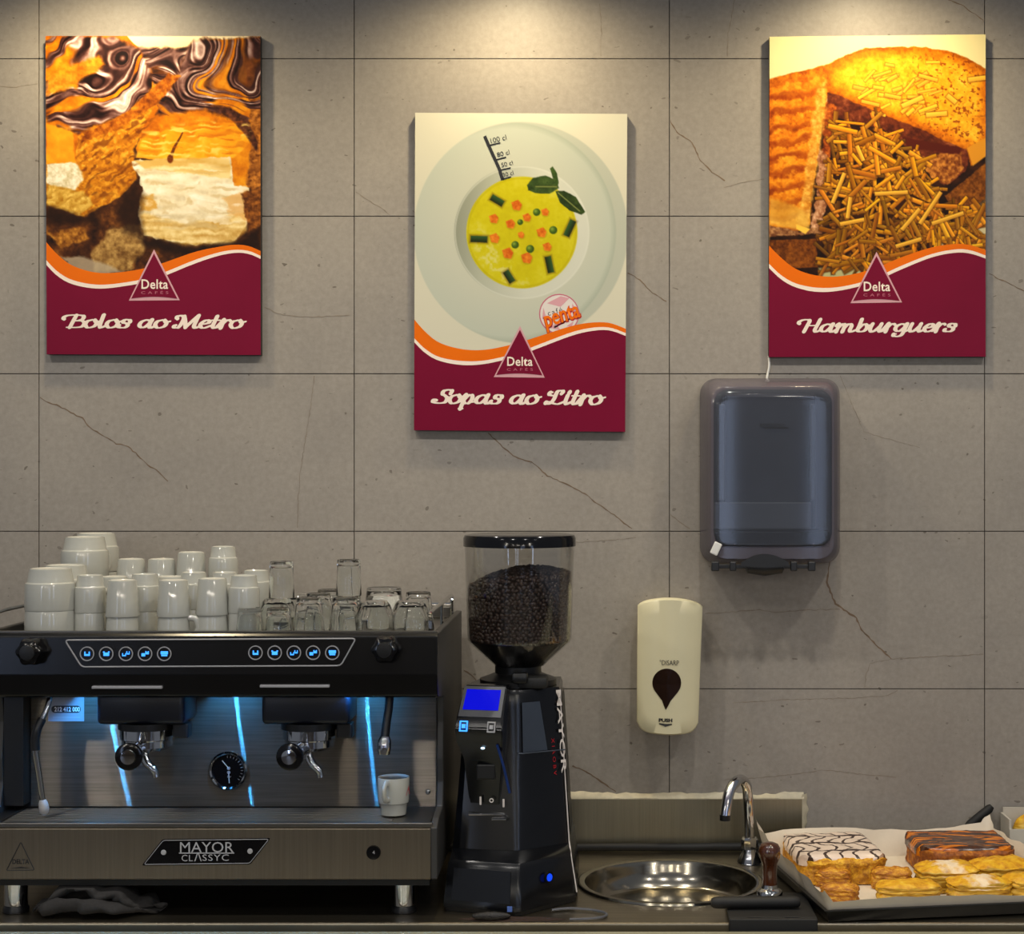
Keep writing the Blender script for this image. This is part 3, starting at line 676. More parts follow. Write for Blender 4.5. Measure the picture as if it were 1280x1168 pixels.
def script_word(wordtext, thick=0.315, thin=0.10, shear=0.30, st=0.026):
    segs = []; x = 0.0
    for ch in wordtext:
        if ch == ' ': x += 0.62; continue
        adv, strokes = GL[ch]; adv *= 1.55
        for stk in strokes:
            pts = catmull([(a*1.55, b_, 0) for a, b_ in stk], 7)
            for a, b_ in zip(pts[:-1], pts[1:]):
                t = (b_-a); t = t.normalized() if t.length > 1e-6 else Vector((0, 1, 0))
                segs.append((x+a.x, a.y, x+b_.x, b_.y, 0.5*(thin+(thick-thin)*abs(t.y)**1.3)))
        x += adv
    X0, X1, Y0, Y1 = -0.5, x+0.6, -0.8, 1.5
    F = np.full((int((Y1-Y0)/st)+1, int((X1-X0)/st)+1), -1.0)
    for ax, ay, bx, by, r in segs:
        i0, i1 = int((min(ax, bx)-0.2-X0)/st), int((max(ax, bx)+0.2-X0)/st)+1
        j0, j1 = int((min(ay, by)-0.2-Y0)/st), int((max(ay, by)+0.2-Y0)/st)+1
        yy, xx = np.mgrid[j0:j1, i0:i1]; gx = X0+xx*st; gy = Y0+yy*st
        L = (bx-ax)**2+(by-ay)**2+1e-9; u = np.clip(((gx-ax)*(bx-ax)+(gy-ay)*(by-ay))/L, 0, 1)
        d = r-np.hypot(gx-ax-u*(bx-ax), gy-ay-u*(by-ay)); F[j0:j1, i0:i1] = np.maximum(F[j0:j1, i0:i1], d)
    v, f = contour_mesh(F, X0, Y0, st)
    return np.stack([v[:, 0]+shear*v[:, 1], v[:, 1], np.zeros(len(v))], 1), f

def make_poster(label, painter, cw, crop, corners, word, wbox, tri, wave, extra=None):
    """cw: (x0, y0, scale) of the picture units; corners: px quad TL TR BR BL"""
    ox, oy, f = cw; YF_ = -0.016
    TL, TR, BR, BL = [wp(x, y, YF_) for x, y in corners]
    cx0, cx1, cy0, cy1 = crop
    def at(cx, cy, d=0.0):     # picture units -> room
        u = (cx-cx0)/(cx1-cx0); v = (cy-cy0)/(cy1-cy0)
        p = TL.lerp(TR, u).lerp(BL.lerp(BR, u), v); return Vector((p.x, YF_-d, p.z))
    root = thing('poster', ((BL.x+BR.x)/2, -0.002, (BL.z+BR.z)/2), label, 'poster', 'food posters on the tiled wall')
    g = G(); q = [TL, TR, BR, BL]
    rings = [[Vector((p.x, y, p.z)) for p in q] for y in (-0.002, YF_)]
    g.loft(rings); g.build('board', M['poster_core'], root)
    # printed picture
    H, W = painter.h, painter.w; o0 = origin_of(root)
    rows, cols = np.mgrid[0:H, 0:W]
    A = np.array([at(cx0, painter.y0), at(cx1, painter.y0), at(cx0, painter.y0+(H-1)*painter.step), at(cx1, painter.y0+(H-1)*painter.step)])
    uu = (cols/(W-1))[..., None]; vv = (rows/(H-1))[..., None]
    co = (A[0]*(1-uu)+A[1]*uu)*(1-vv)+(A[2]*(1-uu)+A[3]*uu)*vv
    co = co.reshape(-1, 3)-np.array(o0); co[:, 1] -= 0.0003
    idx = (rows*W+cols)[:-1, :-1].ravel(); fc = np.stack([idx, idx+W, idx+W+1, idx+1], 1)
    me = bpy.data.meshes.new('picture'); me.vertices.add(len(co)); me.vertices.foreach_set('co', co.ravel())
    me.loops.add(fc.size); me.loops.foreach_set('vertex_index', fc.ravel().astype(np.int32))
    me.polygons.add(len(fc)); me.polygons.foreach_set('loop_start', np.arange(0, fc.size, 4, dtype=np.int32))
    me.update(calc_edges=True); me.validate()
    ca = me.color_attributes.new('print', 'FLOAT_COLOR', 'POINT')
    im = np.clip(painter.img.reshape(-1, 3), 0, 255)/255; im = np.where(im <= 0.04045, im/12.92, ((im+0.055)/1.055)**2.4)
    ca.data.foreach_set('color', np.concatenate([im, np.ones((len(im), 1))], 1).astype(np.float32).ravel())
    link_obj('picture', me, M['print'], root)
    # wave bands
    def strip(top, bot, name, m, d):
        g = G(); T = catmull([(a, b_, 0) for a, b_ in top], 8); B = catmull([(a, b_, 0) for a, b_ in bot], 8)
        n = 48
        def samp(L, x):
            for a, b_ in zip(L[:-1], L[1:]):
                if a.x <= x <= b_.x+1e-6: return a.y+(b_.y-a.y)*(x-a.x)/max(b_.x-a.x, 1e-6)
            return L[-1].y
        vs2 = []; fs = []
        for k in range(n+1):
            x = cx0+(cx1-cx0)*k/n; vs2 += [at(x, samp(T, x), d), at(x, samp(B, x), d)]
        for k in range(n): fs.append((2*k, 2*k+1, 2*k+3, 2*k+2))
        g.add(vs2, fs); return g.build(name, m, root)
    dn = [(cx0, cy1), (cx1, cy1)]
    o_top, w_top, b_top = wave
    strip(o_top, w_top, 'orange_band', M['orange'], 0.0006)
    strip(w_top, b_top, 'cream_band', M['cream_print'], 0.0006)
    strip(b_top, dn, 'burgundy_field', M['burgundy'], 0.0006)
    # triangle emblem
    (ax, ay), (bx, by), (dx, dy) = tri
    g = G(); g.add([at(ax, ay, .0009), at(bx, by, .0009), at(dx, dy, .0009)], [(0, 1, 2)]); em = g.build('emblem', M['pink_print'], root)
    mx, my = (ax+bx+dx)/3, (ay+by+dy)/3
    def ins(x, y, k): return at(mx+(x-mx)*k, my+(y-my)*k, .0012)
    g = G(); hw = (dx-bx)/2
    pts = [ins(ax, ay, .90), ins(bx, by, .93)]
    base = [at(bx+8+(dx-bx-16)*k/10, by-7-6*math.sin(PI*k/10), .0012) for k in range(11)]
    g.add([at(ax, ay+14, .0012)]+base, [tuple(range(12))]); g.build('emblem_field', M['burgundy'], em)
    k_ = (at(cx0+100, cy0).x-at(cx0, cy0).x)/100
    text('brand_lettering', 'Delta', 0.05, at((bx+dx)/2+2, by-55, .0015), M['cream_print'], em, width=88*k_, height=32*k_, bold=0.0008, spacing=1.06)
    text('brand_lettering', 'CAFÉS', 0.03, at((bx+dx)/2+2, by-28, .0015), M['faint_rose'], em, width=90*k_, height=11*k_, spacing=1.7)
    # script title
    v, faces = script_word(word); lo, hi = v.min(0), v.max(0)
    x0, x1, y0, y1 = wbox
    g = G(); g.add([at(x0+(a-lo[0])/(hi[0]-lo[0])*(x1-x0), y1-(b_-lo[1])/(hi[1]-lo[1])*(y1-y0), .0010+c*0.02) for a, b_, c in v], faces)
    g.build('title_lettering', M['cream_print'], root)
    if extra: extra(root, at, k_)
    return root

def wave_for(pts): return pts
make_poster('poster of chocolate-glazed custard cake slices above a burgundy field reading Bolos ao Metro', paint_cake(), (30, 20, 2.653), (73, 783, 66, 1125),
    [(57,45),(325.5,45),(326,444),(58.5,443)], 'Bolos ao Metro', (122, 737, 988, 1042), [(430,775),(346,946),(515,944)],
    ([(73,752),(110,793),(160,830),(240,853),(330,850),(430,830),(560,785),(640,767),(700,759),(745,764),(783,780)],
     [(73,812),(110,850),(160,878),(240,893),(330,886),(430,864),(560,812),(640,786),(700,776),(745,780),(783,796)],
     [(73,828),(110,865),(160,892),(240,906),(330,898),(430,876),(560,824),(640,797),(700,786),(745,790),(783,806)]))
def soup_extra(root, at, k_):
    def ribbon(name, pts, w_, m, d=0.0009, parent=None):
        g = G(); vs2 = []; fs = []
        P = [Vector((a, b_, 0)) for a, b_ in pts]
        for k, q in enumerate(P):
            t = (P[min(k+1, len(P)-1)]-P[max(k-1, 0)]).normalized(); n_ = Vector((-t.y, t.x, 0))*w_/2
            vs2 += [at(q.x+n_.x, q.y+n_.y, d), at(q.x-n_.x, q.y-n_.y, d)]
        for k in range(len(P)-1): fs.append((2*k, 2*k+1, 2*k+3, 2*k+2))
        g.add(vs2, fs); return g.build(name, m, parent or root)
    sc = ribbon('volume_scale', [(293,110),(320,170),(345,225),(356,262)], 11, M['dark_print'])
    for a, b_, c, d, tx, ty, s_ in ((312,142,348,133,'100 cl',0,56),(335,192,368,183,'80 cl',0,44),(350,228,384,220,'50 cl',0,40),(356,260,386,251,'30 cl',0,38)):
        ribbon('scale_mark', [(a, b_), (c, d)], 5, M['dark_print'], parent=sc)
        text('scale_lettering', tx, 0.02, at(a+s_*0.5+(1 if tx != '30 cl' else 0), b_-22 if tx != '30 cl' else b_-19, .0009), M['dark_print'], sc, width=s_*k_, roll=math.radians(14))
    # round cafe emblem
    def disc(name, cx, cy, r, m, d, par):
        g = G(); g.add([at(cx+r*math.cos(2*PI*k/32), cy+r*math.sin(2*PI*k/32), d) for k in range(32)], [tuple(range(32))]); return g.build(name, m, par)
    e1 = disc('round_emblem', 555, 727, 70, M['pale_print'], .0004, root)
    ribbon('emblem_ring', [(555+68*math.cos(2*PI*k/32), 727+68*math.sin(2*PI*k/32)) for k in range(33)], 4, M['faint_rose'], .0005, e1)
    for pts in ([(512,690),(560,665),(590,672),(560,702)], [(500,705),(512,745),(496,745)], [(600,690),(617,715),(600,720)], [(520,775),(545,760),(560,784)], [(580,770),(605,752),(600,770)]):
        g = G(); g.add([at(x, y, .0005) for x, y in pts], [tuple(range(len(pts)))]); g.build('emblem_ray', M['pink_print'], e1)
    text('emblem_lettering', 'café', 0.02, at(540, 718, .0005), M['dark_print'], e1, width=52*k_, roll=math.radians(16), spacing=1.3)
    text('emblem_lettering', 'penta', 0.03, at(566, 742, .0005), M['red_print'], e1, width=134*k_, height=74*k_, roll=math.radians(18), bold=0.0016, shear=0.1)
    text('emblem_lettering', 'penta', 0.03, at(565, 741, .0008), M['orange'], e1, width=128*k_, height=68*k_, roll=math.radians(18), bold=0.0006, shear=0.1)
    ribbon('emblem_ring', [(538,774),(597,741)], 6, M['burgundy'], .0005, e1)
make_poster('poster of yellow vegetable soup in a pale plate, with volume marks, reading Sopas ao Litro', paint_soup(), (500, 130, 2.78), (52, 787, 30, 1135),
    [(519,141),(784,142.5),(781.5,540),(517.5,538)], 'Sopas ao Litro', (110, 720, 990, 1066), [(419,769),(329,948),(506,949)],
    ([(52,750),(90,792),(140,830),(220,852),(300,853),(400,832),(500,800),(600,768),(670,756),(730,757),(787,777)],
     [(52,815),(90,852),(140,880),(220,893),(300,890),(400,866),(500,828),(600,790),(670,774),(730,773),(787,792)],
     [(52,829),(90,866),(140,893),(220,907),(300,902),(400,878),(500,840),(600,802),(670,785),(730,783),(787,802)]), soup_extra)
make_poster('poster of a toasted sandwich over straw potatoes above a burgundy field reading Hamburguers', paint_toast(), (940, 20, 2.653), (60, 778, 65, 1130),
    [(962,46),(1232,43),(1232,446),(961,446.5)], 'Hamburguers', (152, 685, 1000, 1065), [(416,782),(330,952),(501,950)],
    ([(60,760),(100,800),(150,838),(220,860),(300,862),(400,840),(500,800),(600,768),(680,757),(730,762),(778,778)],
     [(60,820),(100,858),(150,886),(220,900),(300,897),(400,872),(500,828),(600,790),(680,775),(730,779),(778,796)],
     [(60,834),(100,872),(150,899),(220,914),(300,909),(400,884),(500,840),(600,801),(680,786),(730,790),(778,806)]))

# ================================================================== espresso machine
M['mach_steel'] = mat('panel_steel', (116, 107, 94), 0.40, 1.0, var=0.10, scale=5, stretch=(60, 60, 1), bump=0.03)
def brushed_panel():
    """steel brushed along X: grooves spread a reflected lamp into an upright streak"""
    m, nt, b_ = new_mat('splash_steel'); nt.nodes.remove(b_); out = nt.nodes['Material Output']
    co = coords(nt); mp = node(nt, 'ShaderNodeMapping'); mp.inputs['Scale'].default_value = (2, 1, 90); link(nt, co, mp.inputs[0])
    n = node(nt, 'ShaderNodeTexNoise', Scale=4.0, Detail=4.0); link(nt, mp.outputs[0], n.inputs['Vector'])
    col = ramp(nt, n.outputs[0], [(0.3, rgb(112, 105, 95)), (0.7, rgb(132, 124, 113))])
    tg = node(nt, 'ShaderNodeTangent', direction_type='RADIAL', axis='Z'); ge = nt.nodes.new('ShaderNodeNewGeometry')
    last = None
    for tilt, wgt in ((0.0, 0), (0.22, 0.5), (-0.25, 0.30), (0.5, 0.26), (0.85, 0.2)):
        gl = node(nt, 'ShaderNodeBsdfAnisotropic'); link(nt, col, gl.inputs['Color']); gl.inputs['Roughness'].default_value = 0.27
        gl.inputs['Anisotropy'].default_value = 0.99; gl.inputs['Rotation'].default_value = 0.0; link(nt, tg.outputs[0], gl.inputs['Tangent'])
        va = node(nt, 'ShaderNodeVectorMath', operation='ADD'); link(nt, ge.outputs['Normal'], va.inputs[0]); va.inputs[1].default_value = (0, 0, tilt)
        vn = node(nt, 'ShaderNodeVectorMath', operation='NORMALIZE'); link(nt, va.outputs[0], vn.inputs[0]); link(nt, vn.outputs[0], gl.inputs['Normal'])
        if last is None: last = gl.outputs[0]
        else:
            mx = node(nt, 'ShaderNodeMixShader'); mx.inputs[0].default_value = wgt; link(nt, last, mx.inputs[1]); link(nt, gl.outputs[0], mx.inputs[2]); last = mx.outputs[0]
    gl = node(nt, 'ShaderNodeBsdfAnisotropic'); link(nt, col, gl.inputs['Color']); gl.inputs['Roughness'].default_value = 0.6
    mx = node(nt, 'ShaderNodeMixShader'); mx.inputs[0].default_value = 0.60; link(nt, last, mx.inputs[1]); link(nt, gl.outputs[0], mx.inputs[2])
    link(nt, mx.outputs[0], out.inputs[0]); return m
M['back_steel'] = brushed_panel()
M['tray_steel'] = mat('drip_tray_steel', (120, 116, 110), 0.32, 1.0, var=0.15, scale=8)
M['side_grey'] = mat('side_panel_grey', (56, 55, 54), 0.5, 0.2, var=0.12, scale=12)
M['housing'] = mat('housing_black', (8, 8, 9), 0.22, var=0.2, scale=20)
M['group_blue'] = mat('group_cover', (14, 17, 28), 0.35, var=0.15, scale=30)
M['line_grey'] = mat('line_grey', (150, 150, 154), 0.4, var=0.05)
M['icon_blue'] = mat('icon_blue', (30, 120, 230), 0.4, var=0.02, emit=(60, 150, 255), estr=1.6)
M['led_blue'] = mat('led_blue', (40, 120, 230), 0.4, var=0.02, emit=(60, 165, 255), estr=2300)
M['lcd'] = mat('lcd_blue', (3, 5, 60), 0.5, var=0.05, spec=0.05, emit=(3, 8, 225), estr=0.85)
M['gold_refl'] = mat('brass', (200, 140, 50), 0.25, 1.0, var=0.1)
M['scale_white'] = mat('milk_residue', (170, 168, 166), 0.7, var=0.15, scale=120, bump=0.3)

mach = thing('espresso_machine', (-0.641, -0.26, 0.9), 'black and steel two-group espresso machine with blue lit buttons', 'coffee machine')
XC = -0.641; X0, X1 = -1.014, -0.268
def fx(a, b_, d): return Vector((d, a, b_))       # outline in the YZ plane, extruded along X
body = G().box(X0+0.012, X1-0.012, -0.356, -0.045, 0.955, 1.340, 0.004).build('body', M['matt_black'], mach, smooth=True)
side = [(-0.498, 0.9625), (-0.500, 1.046), (-0.470, 1.056), (-0.405, 1.062), (-0.392, 1.10), (-0.398, 1.14), (-0.390, 1.20), (-0.397, 1.243), (-0.474, 1.253), (-0.480, 1.30), (-0.474, 1.357), (-0.035, 1.357), (-0.035, 1.02), (-0.05, 0.9625)]
for xa, xb in ((X0, X0+0.011), (X1-0.011, X1)):
    sp = G().prism(side, fx, xa, xb, 0.002).build('side_panel', M['side_grey'], mach)
# black inner edge strip of the working area
for xa, xb in ((X0+0.0115, X0+0.044), (X1-0.0125, X1-0.0115)):
    G().box(xa, xb, -0.392, -0.357, 1.06, 1.245).build('edge_strip', M['black'], mach)
# upper housing
prof = [(-0.480, 1.357), (-0.487, 1.352), (-0.489, 1.290), (-0.482, 1.256), (-0.474, 1.252), (-0.468, 1.252), (-0.466, 1.263), (-0.360, 1.263), (-0.360, 1.275), (-0.470, 1.275), (-0.470, 1.357)]
hous = G().prism(prof, fx, X0+0.0005, X1-0.0005, 0.0015).build('housing', M['housing'], mach)
G().box(X0+0.002, X1-0.002, -0.4795, -0.4695, 1.3575, 1.3600).build('housing_trim', M['tray_steel'], mach)
G().box(X0+0.013, X1-0.013, -0.469, -0.05, 1.341, 1.3445).build('cup_tray', M['tray_steel'], mach)
G().box(X0+0.013, X1-0.013, -0.058, -0.046, 1.3447, 1.366, 0.002).build('cup_tray_lip', M['tray_steel'], mach)
HF = -0.4895
# outline of the control strip
def strip_line(name, pts, r, m, par, closed=True, Y=HF, n=6):
    P = [wp(x, y, Y) for x, y in pts]
    if closed: P = P+[P[0], P[1]]
    g = G(); g.tube(P, r, n, cap=not closed); return g.build(name, m, par)
def rounded(pts, r, n=4):
    out = []; N = len(pts)
    for i in range(N):
        p, a, b_ = Vector(pts[i]), Vector(pts[i-1]), Vector(pts[(i+1) % N])
        u = (a-p).normalized()*r; v = (b_-p).normalized()*r
        for k in range(n+1):
            t = k/n; out.append(tuple(p+u*(1-t)**2+v*t**2))
    return out
strip_line('control_outline', rounded([(81,800.5),(445,798.5),(426,832.5),(102,834)], 5), 0.0013, M['line_grey'], mach)
btn = G().lathe([(0.0100, 0), (0.0100, 0.0016), (0.0117, 0.0016), (0.0117, 0)], n=28, mtx=Matrix.Rotation(PI/2, 3, 'X').to_4x4(), close=True).mesh('button'); btn.materials.append(M['line_grey'])
def icon(kind):
    g = G(); s_ = 0.0013
    def r(a, b_, c, d): g.box(a*s_, c*s_, -0.0012, 0.0, b_*s_, d*s_)
    if kind == 0: r(-3.4,-2.6,-2,2.6); r(2,-2.6,3.4,2.6); r(-2,-2.6,2,-0.4)
    elif kind == 1: r(-3.4,-2.6,3.4,1.4); r(-4,1.4,-2.2,2.8); r(2.2,1.4,4,2.8)
    elif kind == 2: r(-4.6,-3,-3.6,0.6); r(-3.6,-3,-0.8,-1.6); r(-0.8,-3,0,0.6); r(0.6,-0.8,1.6,3); r(1.6,-0.8,3.8,0.6); r(3.8,-0.8,4.6,3)
    elif kind == 3: r(-4.4,-3.2,0,0.6); r(0.4,-0.6,4.6,2); r(0.4,2,1.6,3.2); r(3.4,2,4.6,3.2)
    else: r(-4.4,-0.6,4.4,3); r(-3.6,-3,3.6,-1.0)
    me = g.mesh('icon'); me.materials.append(M['icon_blue']); return me
icons = [icon(k) for k in range(5)]
mo = origin_of(mach)
for cxs, y in (((109,133,157.5,181.5,205.5), 817.5), ((319.5,343.5,367.5,391.5,415.5), 816.2)):
    for k, cx in enumerate(cxs):
        p = wp(cx, y, HF); o = link_obj('button', btn, None, mach, loc=p-mo)
        link_obj('icon', icons[k], None, o, loc=(0, 0, 0))
for a, b_, y in ((115, 203, 859.5), (325, 412, 858)):
    pa, pb = wp(a, y, HF+0.002), wp(b_, y, HF+0.002)
    G().box(pa.x, pb.x, HF+0.001-0.002, HF+0.006, pa.z-0.0022, pa.z+0.0022, 0.001).build('light_bar', M['line_grey'], mach)
# steam knobs
for cx, cy in ((38, 815), (482, 812)):
    p = wp(cx, cy, HF-0.012); g = G(); n = 36; rings = []
    for d, sc in ((0.022, 0.8), (0.018, 1.0), (-0.004, 1.0), (-0.012, 0.86), (-0.014, 0.5)):
        rings.append([p+Vector(((0.0215+0.0018*math.cos(6*2*PI*k/n))*sc*math.cos(2*PI*k/n), d, (0.0215+0.0018*math.cos(6*2*PI*k/n))*sc*math.sin(2*PI*k/n))) for k in range(n)])
    g.loft(rings); kn = g.build('steam_knob', M['gloss_black'], mach, smooth=True)
    G().lathe([(0.013, 0.0), (0.012, 0.004), (0.0, 0.005)], p+Vector((0, -0.0135, 0)), 24, Matrix.Rotation(PI/2, 3, 'X').to_4x4()).build('knob_cap', M['black'], kn, smooth=True)
# splash panel and drip tray
bp_ = G().box(X0+0.045, X1-0.013, -0.3575, -0.3555, 1.052, 1.262).build('splash_panel', M['back_steel'], mach)
for cx, cy in ((33, 993), (535, 990)):
    p = wp(cx, cy, -0.359); G().sphere(p, 0.0048, 12, 8, (1, 0.6, 1)).build('screw', M['chrome'], bp_, smooth=True)
st = wp(82, 889, -0.3585); g = G(); g.box(wx(60, -.3585), wx(105, -.3585), -0.3586, -0.3578, wz(902, -.3585), wz(872, -.3585)); stk = g.build('sticker', mat('sticker_paper', (150, 152, 158), 0.6, var=0.05), mach)
g = G(); pa, pb = wx(64, -.359), wx(101, -.359); zc = wz(887, -.359); hr = 0.0062
pts = [(pa+hr-hr*math.sin(t), zc+hr*math.cos(t)) for t in [PI*k/8 for k in range(9)]]+[(pb-hr+hr*math.sin(t), zc-hr*math.cos(t)) for t in [PI*k/8 for k in range(9)]]
g.add([(x, -0.3588, z) for x, z in pts], [tuple(range(18))]); pill = g.build('sticker_field', M['dark_print'], stk)
text('sticker_lettering', '212 412 000', 0.01, (wx(84, -.359), -0.3591, zc), M['white'], pill, width=32/739, height=6/739, bold=0.0003)
G().box(wx(66, -.359), wx(100, -.359), -0.3589, -0.3587, wz(897.6, -.359), wz(896.4, -.359)).build('sticker_line', M['grey_print'], pill)
tr = G(); tr.box(X0+0.004, X1-0.0125, -0.494, -0.357, 1.030, 1.0455, 0.002); dtray = tr.build('drip_tray', M['black'], mach)
G().box(X0+0.006, X1-0.008, -0.4985, -0.489, 1.0455, 1.0535, 0.0015).build('tray_rim', M['tray_steel'], dtray)
for xa, xb in ((X0+0.012, X0+0.038), (X1-0.075, X1-0.0128)):
    G().box(xa, xb, -0.489, -0.358, 1.0458, 1.0520, 0.001).build('tray_rim', M['tray_steel'], dtray)
bar = G().box(X0+0.0385, X1-0.0755, -0.0042, 0.0042, 0, 0.005, 0.0015).mesh('grate_bar'); bar.materials.append(M['tray_steel'])
for k in range(11): link_obj('grate_bar', bar, None, dtray, loc=Vector((0, -0.4825+k*0.0118, 1.0458))-mo)
# lower steel front
FL = -0.5005
low = G().box(X0+0.008, X1-0.010, FL, -0.487, 0.9625, 1.0452, 0.002).build('lower_panel', M['mach_steel'], mach)
G().box(X0+0.014, X1-0.014, -0.486, -0.06, 0.950, 0.9618).build('base_plate', M['matt_black'], mach)
g = G(); P = [wp(x, y, FL-0.0008) for x, y in rounded([(203,1049.5),(338.5,1048),(313,1081),(177,1082.5)], 3)]
g.loft([[p+Vector((0, 0.0008, 0)) for p in P], P]); badge = g.build('badge', M['gloss_black'], mach)
strip_line('badge_outline', rounded([(204,1051),(336,1049.5),(312,1079.5),(180,1081)], 3), 0.0006, M['line_grey'], badge, Y=FL-0.0012)
text('badge_lettering', 'MAYOR', 0.03, wp(258.5, 1059.5, FL-0.0013), M['grey_print'], badge, width=67/778, height=13/778)
G().box(wx(224, FL), wx(293, FL), FL-0.0014, FL-0.0009, wz(1067.2, FL), wz(1066.0, FL)).build('badge_underline', M['grey_print'], badge)
text('badge_lettering', 'CL', 0.03, wp(234, 1073, FL-0.0013), M['grey_print'], badge, width=14/778, height=8/778, spacing=1.1)
text('badge_lettering', 'Λ', 0.03, wp(247.5, 1071.5, FL-0.0013), M['grey_print'], badge, width=9.5/778, height=11/778)
text('badge_lettering', 'SSYC', 0.03, wp(269.5, 1072.5, FL-0.0013), M['grey_print'], badge, width=33/778, height=8/778, spacing=1.1)
for cx, cy in ((204.5, 1066), (312.5, 1064.5)):
    G().lathe([(0.0044, 0), (0.0038, 0.0014), (0, 0.0016)], wp(cx, cy, FL-0.0008), 14, Matrix.Rotation(PI/2, 3, 'X').to_4x4()).build('rivet', M['grey_print'], badge, smooth=True)
em = strip_line('emblem', rounded([(26,1053),(43,1088),(8,1088.5)], 2), 0.0008, M['dark_print'], mach, Y=FL-0.0003)
g = G(); g.add([wp(x, y, FL-0.0008) for x, y in ((12,1086),(26,1084),(39,1086))], [(0, 1, 2)]); g.build('emblem_arc', M['dark_print'], em)
text('emblem_lettering', 'DELTA', 0.02, wp(26, 1077.5, FL-0.0008), M['dark_print'], em, width=21/778, height=6/778, bold=0.0004)
nb = G().lathe([(0.0118, 0), (0.0112, 0.003), (0.0, 0.0034)], wp(467, 1066, FL), 26, Matrix.Rotation(PI/2, 3, 'X').to_4x4()).build('power_switch', M['gloss_black'], mach, smooth=True)
text('switch_mark', '4', 0.008, wp(467, 1066, FL-0.0042), M['grey_print'], nb, height=0.0055)
# feet
for cx, Y in ((20, -0.455), (505, -0.455), (20, -0.10), (505, -0.10)):
    X = wx(cx, -0.455)
    ft = G().lathe([(0.0185, 0.912), (0.0185, 0.9495)], (X, Y, 0), 24).build('foot', M['chrome'], mach, smooth=True)
    G().lathe([(0.021, 0.9005), (0.021, 0.9065), (0.0175, 0.9118)], (X, Y, 0), 24).build('foot_pad', M['black'], ft, smooth=True)
# cup rails
for X, s_ in ((X0+0.02, 1), (X1-0.0155, -1)):
    g = G(); yf, yb, zt = -0.455, -0.07, 1.388
    g.tube(catmull([(X, yf, 1.345), (X, yf, 1.375), (X, yf+0.012, zt), (X, -0.25, zt), (X, yb-0.012, zt), (X, yb, 1.375), (X, yb, 1.345)], 5), 0.0036, 8)
    g.tube([(X, -0.262, 1.345), (X, -0.262, zt)], 0.003, 8); g.build('cup_rail', M['chrome'], mach, smooth=True)
g = G(); g.tube([(X0+0.02, -0.07, 1.372), (X1-0.0155, -0.07, 1.372)], 0.003, 8); g.build('cup_rail', M['chrome'], mach, smooth=True)
# groups with portafilters
for gx, hx in ((183, 160), (386.5, 361)):
    X = wx(gx, -0.41)
    gh = G().box(X-0.072, X+0.072, -0.448, -0.357, 1.2035, 1.2625, 0.008, 3).build('group_head', M['group_blue'], mach, smooth=True)
    G().lathe([(0.047, 1.192), (0.047, 1.2034)], (X, -0.405, 0), 40).build('group_collar', M['black'], gh, smooth=True)
    G().lathe([(0.036, 1.158), (0.041, 1.163), (0.041, 1.174), (0.044, 1.176), (0.044, 1.1918)], (X, -0.405, 0), 40).build('group_ring', M['chrome'], gh, smooth=True)
    G().box(X+0.048, X+0.074, -0.43, -0.40, 1.178, 1.2033, 0.003).build('group_button', M['black'], gh)
    pf = G(); hp = wp(hx, 947, -0.515); hb = Vector((X-0.003, -0.432, 1.163)); dv = (hp-hb)
    pf.tube([hb+dv*t for t in (0, 0.12, 0.3, 0.55, 0.8, 0.93, 0.985, 1.0)], [0.0105, 0.0115, 0.0135, 0.0155, 0.0195, 0.0225, 0.0215, 0.017], 20)
    pfo = pf.build('portafilter_handle', M['gloss_black'], mach, smooth=50)
    rot = dv.to_track_quat('Z', 'Y').to_matrix().to_4x4()
    G().lathe([(0.0125, 0), (0.0115, 0.0028), (0, 0.0040)], hp, 24, rot).build('handle_cap', M['chrome'], pfo, smooth=True)
    G().lathe([(0.0125, -0.010), (0.0125, 0.006)], hb, 20, rot).build('handle_collar', M['chrome'], pfo, smooth=True)
    g = G(); g.tube(catmull([(X+0.002, -0.428, 1.160), (X+0.004, -0.432, 1.147), (X+0.010, -0.436, 1.137), (X+0.020, -0.438, 1.128), (X+0.024, -0.438, 1.116)], 5), [0.007]*12+[0.0065]*5+[0.0055]*4, 12)
    g.build('spout', M['chrome'], pfo, smooth=True)
# pressure gauge
p = wp(286, 963, -0.358); R = Matrix.Rotation(PI/2, 3, 'X').to_4x4()
ga = G().lathe([(0.0325, 0), (0.0325, 0.008), (0.030, 0.0105), (0.0275, 0.0085), (0.0275, 0.004)], p, 48, R, caps=False).build('gauge', M['chrome'], mach, smooth=True)
G().lathe([(0.0276, 0.003), (0.0276, 0.0045)], p, 40, R).build('dial', M['gloss_black'], ga)
for (cx, cz), (ex, ez) in (((0.001, 0.004), (-0.010, 0.017)), ((0.001, -0.003), (0.002, -0.021))):
    a, b_ = p+Vector((cx, -0.0056, cz)), p+Vector((ex, -0.0056, ez))
    nd = G().tube([a, b_], 0.0007, 6).build('needle', M['white'], ga)
    G().lathe([(0.0027, 0), (0.0027, 0.0012)], a+Vector((0, 0.0008, 0)), 14, R).build('needle_hub', M['grey_print'], nd)
for k in range(22):
    t = math.radians(-40+k*280/21) if k < 11 else math.radians(180+40-(k-11)*0)  # upper scale ticks
    if k < 11:
        a = p+Vector((0.0215*math.cos(t), -0.0048, 0.0215*math.sin(t))); b_ = p+Vector((0.025*math.cos(t), -0.0048, 0.025*math.sin(t)))
        G().tube([a, b_], 0.0004, 4).build('tick', M['grey_print'], ga)
text('dial_lettering', 'bar', 0.006, p+Vector((0.002, -0.0048, -0.010)), M['grey_print'], ga, height=0.0035)
